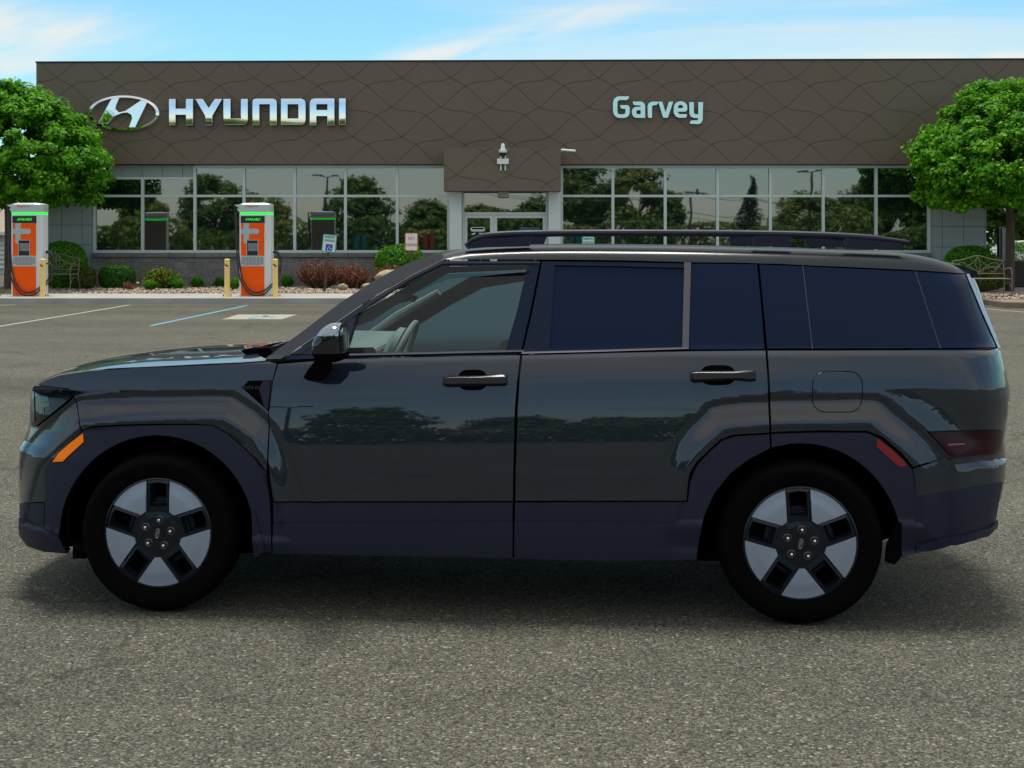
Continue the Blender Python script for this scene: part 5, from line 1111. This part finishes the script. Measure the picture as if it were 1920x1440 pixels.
# ---- hood
E1 = hit([p[0] for p in fl_line], [p[1]-1.5 for p in fl_line]); E1 = np.array(catmull([tuple(p) for p in E1], 5))
CR = [(-9, 0), (-2.3, .012), (-2.0, .028), (-1.5, .034), (-1.0, .030)]
def hood():
    mb = MB(); n = len(E1); m = 25; top = np.interp(E1[:, 0], [c[0] for c in CR], [c[1] for c in CR])
    for i in range(n):
        x, v, z = E1[i]; vf = CW-v
        for j in range(m):
            t = (1-math.cos(math.pi*j/(m-1)))/2; vv = v+(vf-v)*t; u_ = 2*t-1
            zz = z-.045*t+top[i]*(1-abs(u_)**2.8)
            xx = x-.05*(1-u_*u_)*(1-i/(n-1))-.20*(1-abs(u_)**3)*(i/(n-1))**5
            mb.v.append((xx, vv, zz))
        mb.v.append((x, vf+.02, z-.25))
    m += 1
    for i in range(n-1):
        for j in range(m-1): mb.f.append((i*m+j, i*m+j+1, (i+1)*m+j+1, (i+1)*m+j))
    return mb.build('hood', M['paint'], car, smooth=True, ang=50)
hood()
# nose fascia between hood edge and tub, cowl, wipers
xe = E1[0, 0]; MB().add([(xe-.05, .5, .90), (xe-.05, CW-.5, .90), (xe-.02, CW-.45, E1[0, 2]-.02), (xe-.02, .45, E1[0, 2]-.02)], [(0, 1, 2, 3)]).build('grille_panel', M['gloss'], car)
cz = E1[-1, 2]; xc = E1[-1, 0]
mb = MB(); vv0 = E1[-1, 1]; cs = MB(); m_ = 21
for i in range(6):
    for j in range(m_):
        u_ = 2*j/(m_-1)-1; cs.v.append((xc-.34+.105*i*1.15, vv0+.03+(CW-2*vv0-.06)*j/(m_-1), cz-.026-.045*(j/(m_-1))+.030*(1-abs(u_)**2.8)+(.0 if i < 3 else .012*(i-2))))
for i in range(5):
    for j in range(m_-1): cs.f.append((i*m_+j, i*m_+j+1, (i+1)*m_+j+1, (i+1)*m_+j))
cs.build('cowl_cover', M['matte'], car, smooth=True)
mb.box(xc-.10, xc+.22, vv0+.05, CW-.2, cz-.09, cz-.05); mb.build('cowl', M['matte'], car)
MB().tube([tuple(PL(462, 668, .5)), tuple(PL(500, 655, .55)), tuple(PL(540, 640, 1.0))], [.010, .008, .005], 6).build('wiper', M['black'], car)
MB().tube([tuple(PL(474, 664, .75)), tuple(PL(520, 652, 1.1)), tuple(PL(545, 643, 1.5))], [.010, .008, .005], 6).build('wiper', M['black'], car)
panel('cowl_edge', [(452, 657), (470, 653.5), (506, 652), (512, 661), (500, 671), (478, 672), (458, 664)], M['matte'], flat=.30, gap=0, thick=.1)
# ---- A pillar, windscreen, roof
ap_out = [(497, 674), (520, 656), (560, 627.5), (600, 597), (640, 567), (700, 528), (750, 500.5), (790, 484.5), (829, 475.5)]
ap_in = [(829, 486.5), (772, 514.5), (702, 555.5), (612, 617.5), (527, 673.5)]
def Slin(x, z): return S0(x, z)
panel('windscreen_pillar', ap_out+ap_in, M['paint'], off=.004, grid=8, gap=0, thick=.05)
AO = np.array(catmull([tuple(p) for p in hit([p[0] for p in ap_out], [p[1]+1.5 for p in ap_out])], 3))
mb = MB(); m = 17
for p in AO:
    for j in range(m):
        t = j/(m-1); u_ = 1-(2*t-1)**2; mb.v.append((p[0]-.02*u_, p[1]+(CW-2*p[1])*t, p[2]+.015*u_))
for i in range(len(AO)-1):
    for j in range(m-1): mb.f.append((i*m+j, i*m+j+1, (i+1)*m+j+1, (i+1)*m+j))
mb.build('windscreen', M['clear'], car, smooth=True)
rt_b = [(808, 487), (829, 486), (1015, 486.5), (1160, 488), (1296, 491.5), (1420, 493), (1505, 497), (1600, 501), (1716, 506.5), (1790, 511.5), (1817, 513.5)]
rt_t = [(808, 480.5), (829, 475), (870, 465.5), (1000, 459.5), (1200, 460), (1400, 463.5), (1580, 468), (1700, 473), (1750, 480), (1790, 491), (1817, 504)]
LB = hit([p[0] for p in rt_b], [p[1] for p in rt_b])
def roof():
    L = np.array(catmull([tuple(p) for p in LB], 6)); n = len(L); px, py = proj(L); tx = np.array(catmull(rt_t, 8)); ty = np.interp(px, tx[:, 0], tx[:, 1]); mb = MB()
    us = [0, .005, .01, .016, .022, .029, .036, .045, .055, .08, .115, .16, .22, .32, .5, 1.0]
    for i in range(n):
        x, v, z = L[i]; vs = v+.42; zt = float(PL(px[i], ty[i], vs)[2]); row = []
        z = z; zt = max(zt, z+.004)
        for u_ in us: row.append((x, v+(vs-v)*u_, z+(zt-z)*(1-(1-u_)**12)))
        for t in np.linspace(0, 1, 8)[1:-1]: row.append((x, vs+(CW-2*vs)*t, zt-.006*(1-(2*t-1)**2)*0-.002))
        row += [(a, CW-b, c) for a, b, c in row[:len(us)][::-1]]; mb.v += row
    m = len(us)*2+6
    for i in range(n-1):
        for j in range(m-1): mb.f.append((i*m+j, i*m+j+1, (i+1)*m+j+1, (i+1)*m+j))
    return mb.build('roof', M['paint_dulled'], car, smooth=True, ang=60), L
rf, RL = roof()
# spoiler lip over the tailgate, tailgate glass wrapping round to the far side
e = RL[-1]
sp_ = MB(); secs = []
for t in np.linspace(0, 1, 15):
    u_ = 1-(2*t-1)**6; v = e[1]-.0+(CW-2*e[1])*t; sx = e[0]
    secs.append([(sx-.16, v, e[2]+.055+.02*u_), (sx-.02, v, e[2]+.035+.01*u_), (sx+.035+.01*u_, v, e[2]+.012), (sx+.04+.01*u_, v, e[2]-.004), (sx+.01, v, e[2]-.016), (sx-.10, v, e[2]-.014)])
for s_ in secs: sp_.v += s_
for i in range(14):
    for j in range(6): sp_.f.append((i*6+j, i*6+(j+1) % 6, (i+1)*6+(j+1) % 6, (i+1)*6+j))
sp_.f += [tuple(range(6)), tuple(range(14*6+5, 14*6-1, -1))]
sp_.build('roof_spoiler', M['paint'], car, smooth=True, ang=40)
tg = MB(); zs = np.linspace(1.19, e[2]-.02, 8); m = 30
for z in zs:
    b = float(XT(z))-.014; x = b-.5*(1-np.sin(np.linspace(0, math.pi/2, m))); v = np.minimum(S0(x, np.full(m, z))+.016, CW/2); v = np.where(v > 3, CW/2, v); v[-1] = CW/2
    tg.v += [(x[i], v[i], z) for i in range(m)]+[(x[i], CW-v[i], z) for i in range(m-2, -1, -1)]
mm = 2*m-1
for i in range(len(zs)-1):
    for j in range(mm-1): tg.f.append((i*mm+j, i*mm+j+1, (i+1)*mm+j+1, (i+1)*mm+j))
tg.build('tailgate_window', M['cglass'], car, smooth=True)
tb = MB(); zs = np.linspace(.945, 1.185, 6)
for z in zs:
    b = float(XT(z))-.012; x = b-.5*(1-np.sin(np.linspace(0, math.pi/2, m))); v = np.minimum(S0(x, np.full(m, z))+.02, CW/2); v = np.where(v > 3, CW/2, v); v[-1] = CW/2
    tb.v += [(x[i], v[i], z) for i in range(m)]+[(x[i], CW-v[i], z) for i in range(m-2, -1, -1)]
for i in range(len(zs)-1):
    for j in range(mm-1): tb.f.append((i*mm+j, i*mm+j+1, (i+1)*mm+j+1, (i+1)*mm+j))
tb.build('tailgate', M['paint'], car, smooth=True)
# dark lining behind the rear side glass, bulkhead, roof lining
MB().add([tuple(PL(1020, 480, .40)), tuple(PL(1800, 506, .42)), tuple(PL(1850, 660, .30)), tuple(PL(1000, 668, .26))], [(0, 1, 2, 3)]).build('cabin_lining', M['matte'], car)
fr = AO[-1]
# roof rails
def rail(v):
    k = v-.30; q = lambda px, py: PL(px, py, .30)+np.array([0, k, 0])
    bar = [q(a, b) for a, b in [(873, 461), (885, 452), (905, 444), (940, 440), (1000, 438), (1100, 437), (1250, 437), (1400, 438), (1520, 440.5), (1600, 444), (1660, 449), (1705, 455)]]
    b = MB(); b.tube(catmull([tuple(p) for p in bar], 4), [.010]*4+[.014]*4+[.0165]*32+[.012]*4+[.007], 10)
    o = b.build('roof_rail', M['clad'], car, smooth=True)
    for poly in ([(872, 464.5), (885, 455), (905, 447.5), (1000, 442), (996, 452), (992, 462)], [(1412, 442), (1483, 442), (1483.5, 463), (1412, 462)], [(1582, 446), (1688, 455), (1692, 469.5), (1588, 466), (1584, 457)]):
        MB().prism([(p[0], p[2]) for p in [q(*c) for c in poly]], lambda a, c, d: Vector((a, d, c)), v-.018, v+.018).build('rail_foot', M['clad'], o)
rail(.30); rail(CW-.30)
# ---- handles
def handle(par, dx, bx, by, w, h):
    e_ = [(bx+dx*math.cos(R(a)), by+h*math.sin(R(a))) for a in range(0, 360, 20)]
    panel('recess_shade', [(bx+w*.5*math.copysign(abs(math.cos(R(a)))**.6, math.cos(R(a))), by+h*.5*math.copysign(abs(math.sin(R(a)))**.7, math.sin(R(a)))) for a in range(0, 360, 15)], M['matte'], par, off=.0015, thick=.004, gap=0)  # flat dark oval, painted shade for the hollow behind the grip
def grip(par, pts, back):
    r = hit([p[0] for p in pts], [p[1] for p in pts]); c = r.mean(0); mb = MB(); n = len(r)
    L0 = [tuple(p+np.array([0, -.004, 0])) for p in r]; L1 = [tuple(p+np.array([0, -.030, 0])) for p in r]; L2 = [tuple(c+(p-c)*np.array([.985, 1, .62])+np.array([0, -.040, .002])) for p in r]
    mb.add(L0+L1+L2, [(i, (i+1) % n, (i+1) % n+n, i+n) for i in range(n)]+[(i+n, (i+1) % n+n, (i+1) % n+2*n, i+2*n) for i in range(n)]+[tuple(range(2*n, 3*n))])
    mb.build('handle', M['handle'], par, smooth=True, ang=30, bevel=.002)
handle(door_f, 0, 886, 712.5, 54, 39); grip(door_f, [(831, 706), (838, 704.5), (905, 703.5), (945, 700.5), (951, 703), (951, 720), (946, 722), (905, 722.5), (838, 724), (832, 721)], 0)
handle(door_r, 0, 1346, 703.5, 64, 38); grip(door_r, [(1294, 697), (1301, 695), (1375, 695), (1410, 691.5), (1416, 694), (1416, 713), (1408, 714), (1375, 711), (1301, 716), (1295, 712)], 0)
# ---- door mirror
mo = [(617.8, 607), (627, 605.5), (638.5, 606), (643, 611), (645, 620), (645.5, 641), (646.7, 666), (644, 674), (630, 679), (614, 680), (600, 678), (590.7, 673), (586.5, 659), (586, 646), (590, 635), (598, 622.5), (608, 612.5)]
mo = catmull(mo, 3, True)
def mirror():
    cxm, cym = 617, 645; sl_v = [(-.255, .30), (-.253, .62), (-.240, .82), (-.215, .94), (-.18, 1.0), (-.12, 1.0), (-.07, .97), (-.045, .90), (-.035, .5)]
    n = len(mo); bm = bmesh.new(); rows = []
    c0 = PL(cxm, cym, -.18)
    for v, s in sl_v:
        row = []
        for a, b in mo:
            p = PL(cxm+(a-cxm), cym+(b-cym), -.18); p = c0+(p-c0)*s; row.append(bm.verts.new((p[0], v, p[2])))
        rows.append(row)
    for i in range(len(rows)-1):
        for j in range(n): bm.faces.new((rows[i][j], rows[i][(j+1) % n], rows[i+1][(j+1) % n], rows[i+1][j]))
    bm.faces.new(rows[0]); bm.faces.new(rows[-1][::-1]); bmesh.ops.recalc_face_normals(bm, faces=bm.faces[:])
    za = PL(617, 629, -.18)[2]; zb_ = PL(617, 661, -.18)[2]; first = None
    for nm, lo, hi, m_ in (('side_mirror', zb_, za, 'gloss'), ('mirror_cap', za+.002, 9, 'mirrorcap'), ('mirror_base', -9, zb_-.002, 'matte')):
        c = bm.copy()
        if hi < 9: bmesh.ops.bisect_plane(c, geom=c.verts[:]+c.edges[:]+c.faces[:], plane_co=(0, 0, hi), plane_no=(0, 0, 1), clear_outer=True)
        if lo > -9: bmesh.ops.bisect_plane(c, geom=c.verts[:]+c.edges[:]+c.faces[:], plane_co=(0, 0, lo), plane_no=(0, 0, -1), clear_outer=True)
        be = [e for e in c.edges if e.is_boundary]
        if be: bmesh.ops.holes_fill(c, edges=be)
        me = bpy.data.meshes.new(nm); c.to_mesh(me); c.free(); me.shade_smooth(); me.set_sharp_from_angle(angle=R(50)); me.materials.append(M[m_]); o = bpy.data.objects.new(nm, me); link(o, first or car); first = first or o
    bm.free()
    foot = [(592, 674), (612, 678), (624, 680), (622, 694), (610, 710), (604, 713), (574, 713), (568.5, 707), (578, 692)]
    mb = MB(); A = [tuple(PL(a, b, -.14)) for a, b in foot]; B = [tuple(PL(a, b, .03)) for a, b in foot]; n = len(A)
    mb.add(A+B, [tuple(range(n))]+[(i, i+n, (i+1) % n+n, (i+1) % n) for i in range(n)]); mb.build('mirror_arm', M['matte'], first, bevel=.006)
mirror()
# ---- cabin seen through the front side glass
MB().add([tuple(PL(a, b, CW-.22)) for a, b in [(560, 655), (860, 500), (1045, 490), (1045, 668), (560, 668)]], [(0, 1, 2, 3, 4)]).build('far_window', M['farglass'], car)
MB().tube([tuple(PL(660, 652, 1.62)), tuple(PL(745, 592, 1.60)), tuple(PL(823, 548, 1.56))], [.020, .024, .020], 8).build('far_pillar', M['pale'], car, smooth=True)
MB().add([tuple(PL(a, b, 1.64)) for a, b in [(690, 634), (740, 600), (826, 548), (860, 545), (1000, 515), (1000, 488), (560, 488), (560, 560), (640, 600), (700, 560), (770, 525), (850, 508), (990, 505), (985, 520), (900, 530), (860, 560), (780, 606), (765, 618), (740, 625)]][:0] or [tuple(PL(690, 636, 1.64)), tuple(PL(825, 552, 1.64)), tuple(PL(880, 520, 1.64)), tuple(PL(1000, 508, 1.64)), tuple(PL(1000, 524, 1.64)), tuple(PL(905, 540, 1.64)), tuple(PL(840, 575, 1.64)), tuple(PL(775, 616, 1.64))], [(0, 1, 2, 3, 4, 5, 6, 7)]).build('far_pillar_trim', M['inner'], car)
MB().add([tuple(PL(a, b, .20)) for a, b in [(670, 590), (829, 500), (992, 498), (990, 505), (840, 512), (760, 560), (700, 600), (668, 612)]], [tuple(range(8))]).build('door_lining', M['inner'], car)
MB().tube([tuple(PL(a, b, .9)) for a, b in [(742, 566), (750, 560), (772, 552), (775, 556), (773, 566)]], [.01, .022, .03, .026, .012], 8).build('rear_view_mirror', M['gloss'], car, smooth=True)
mb = MB(); p = PL(742, 654, .45)
MB().lathe([(.001, -.05), (.07, -.045), (.115, -.02), (.12, .01), (.08, .03), (.001, .035)], lambda x, y, h: Vector((p[0]+h*.9+y*.35, p[1]+x, p[2]+y*.85-h*.3)), 20).build('airbag_hub', M['pale'], car, smooth=True)
A = [2*math.pi*k/28 for k in range(29)]
MB().tube([(p[0]+.03+math.sin(a)*.17*.38, p[1]+math.cos(a)*.18, p[2]-.02+math.sin(a)*.17*.85) for a in A], .014, 8, cap=False).build('steering_wheel', M['pale'], car, smooth=True)
d0, d1 = PL(640, 660, .3), PL(720, 668, .3)
MB().box(d0[0]-.25, d1[0]-.06, .22, CW-.3, d1[2]-.16, d1[2]+.028).build('dashboard', M['pale'], car, bevel=.02)  # pale colour stands in for the reflection on the dash top
MB().add([tuple(PL(a, b, .16)) for a, b in [(652, 652), (700, 651), (712, 668), (650, 668)]], [(0, 1, 2, 3)]).build('door_speaker', M['black'], car)
MB().box(.0, .12, .3, CW-.3, .9, 1.12).build('seat', M['inner'], car, bevel=.03)
for vv in (.32, 1.1): MB().box(.05, .6, vv, vv+.5, .6, .8).box(.45, .6, vv, vv+.5, .8, 1.10).build('seat', M['inner'], car, bevel=.04)
panel('door_pillar', [(1006, 486), (1026, 486), (990, 668), (966, 668)], M['frameblack'], flat=.33, gap=0, thick=.05, grid=40)
# ---- wheels
def build_wheel(root_loc, rot, flip=False):
    me_ = MB(); ax = lambda x, y, h: Vector((x, h, y)); RW, RR = .357, .2525
    t = MB().lathe([(.244, .035), (.250, .022), (.262, .014), (.285, .004), (.312, .0), (.333, .006), (.347, .022), (.3545, .045), (RW, .07), (RW, .17), (.350, .21), (.31, .235), (.26, .225), (.25, .20)], ax, 72).build('wheel', M['tyre'], car, smooth=True, fix=True)
    t.location = root_loc; t.rotation_euler = (0, 0, math.pi if flip else 0)
    P2 = lambda r, a, v=0: (r*math.cos(R(a+rot)), v, r*math.sin(R(a+rot)))
    MB().lathe([(.2495, .030), (.249, .020), (.243, .017), (.2405, .022), (.236, .06), (.225, .15)], ax, 72).build('rim_lip', M['rimdark'], t, smooth=True)
    MB().lathe([(.236, .085), (.16, .10), (.001, .10)], ax, 40).build('rim_barrel', M['matte'], t, smooth=True)
    MB().lathe([(.001, .076), (.15, .076), (.155, .082)], ax, 40).build('brake_disc', M['clad'], t)
    w = .054; Rm = .2400
    for k in range(5):
        am = 54+72*k                              # petal centre
        # petal bounded by offsets from the two neighbouring spoke axes
        mb = MB(); al = 36; ap = w/math.sin(R(al)); a_in = .110
        def edge(r, s): # point on boundary at radius r: angle from spoke axis asin(w/r)
            th = al-math.degrees(math.asin(w/r)); return s*th
        rs = np.linspace(max(ap*1.04, a_in), Rm, 9); rows = []
        dome = lambda r: .020-.007*(1-((r-.14)/.11)**2)+(.003 if r > .205 else 0)
        for r in rs:
            e0 = edge(r, -1); e1 = edge(r, 1); mcount = 9; rows.append([P2(r, am+e0+(e1-e0)*j/(mcount-1), dome(r)) for j in range(mcount)])
        vs = [p for r_ in rows for p in r_]; fs = [(i*9+j, i*9+j+1, (i+1)*9+j+1, (i+1)*9+j) for i in range(8) for j in range(8)]
        bd = [i*9 for i in range(9)]+[8*9+j for j in range(1, 9)]+[i*9+8 for i in range(7, -1, -1)]+[j for j in range(7, 0, -1)]
        nb = len(vs); vs += [(vs[i][0], vs[i][1]+.03, vs[i][2]) for i in bd]; nn = len(bd)
        fs += [(bd[i], bd[(i+1) % nn], nb+(i+1) % nn, nb+i) for i in range(nn)]
        MB().add(vs, fs).build('rim_petal', M['rimsilver'], t, smooth=True, ang=30, bevel=.0012)
        # dark spoke frame with its opening
        aw = 90+72*k; 
        def q(u_, s, v): a = R(aw+rot); return (u_*math.cos(a)-s*math.sin(a), v, u_*math.sin(a)+s*math.cos(a))
        o0 = [(.090, -w+.001), (.2325, -w+.001), (.2405, -w*.5), (.2435, 0), (.2405, w*.5), (.2325, w-.001), (.090, w-.001)]
        i0 = [(.118, -.038), (.222, -.038), (.226, -.02), (.228, 0), (.226, .02), (.222, .038), (.118, .038)]
        i1 = [(.135, -.030), (.213, -.030), (.215, -.015), (.216, 0), (.215, .015), (.213, .030), (.135, .030)]
        vs = [q(a, b, .026) for a, b in o0]+[q(a, b, .022) for a, b in i0]+[q(a, b, .052) for a, b in i1]+[q(a, b, .075) for a, b in i1]; fs = []
        for L_ in range(3): fs += [(L_*7+i, L_*7+(i+1) % 7, (L_+1)*7+(i+1) % 7, (L_+1)*7+i) for i in range(7)]
        MB().add(vs, fs).build('rim_spoke', M['rimdark'], t)
        mb = MB(); mb.add([q(.117, -.040, .0215), q(.117, .040, .0215), q(.134, .031, .050), q(.134, -.031, .050)], [(0, 1, 2, 3)]); mb.build('spoke_bevel', M['trim'], t)
    MB().lathe([(.001, .018), (.030, .018), (.032, .022), (.078, .022), (.110, .027), (.120, .04)], ax, 10, R(rot+18), R(rot+378)).build('hub', M['rimdark'], t)
    for k in range(5):
        a = 82+72*k; c = P2(.061, a); 
        MB().lathe([(.018, .0205), (.0165, .0195), (.0145, .0205)], lambda x, y, h: Vector((c[0]+x, h, c[2]+y)), 16).build('lug_recess', M['trim'], t)
        MB().lathe([(.001, .004), (.006, .006), (.0085, .013), (.009, .03)], lambda x, y, h: Vector((c[0]+x, h, c[2]+y)), 12).build('lug_nut', M['chrome'], t, smooth=True)
    rr_ = R(rot-10)
    emblem('wheel_emblem', (0, .0155, 0), Vector((math.sin(rr_)*.6, 0, .6*math.cos(rr_))) if False else Vector((.011/.024*math.cos(R(8)), 0, .011/.024*math.sin(R(8))))*1.0, Vector((-math.sin(R(-6))*2.0, 0, 2.0)), Vector((0, -1, 0)), .0235, .002, M['rimedge'], t)
    return t
build_wheel((-HB, -.005, .357), 0); build_wheel((HB, -.005, .357), 3)
build_wheel((-HB, CW, .357), 20, True); build_wheel((HB, CW, .357), 40, True)
# text on the fender vent
r_ = hit(477, 727)[0]; tv = text('vent_lettering', 'SANTA FE', .020, .0006, M['trim'], fv, (r_[0]-.02, r_[1]-.0075, r_[2]), rot=(90, 0, 0), sx=.95)
tv['label'] = 'small silver badge lettering'
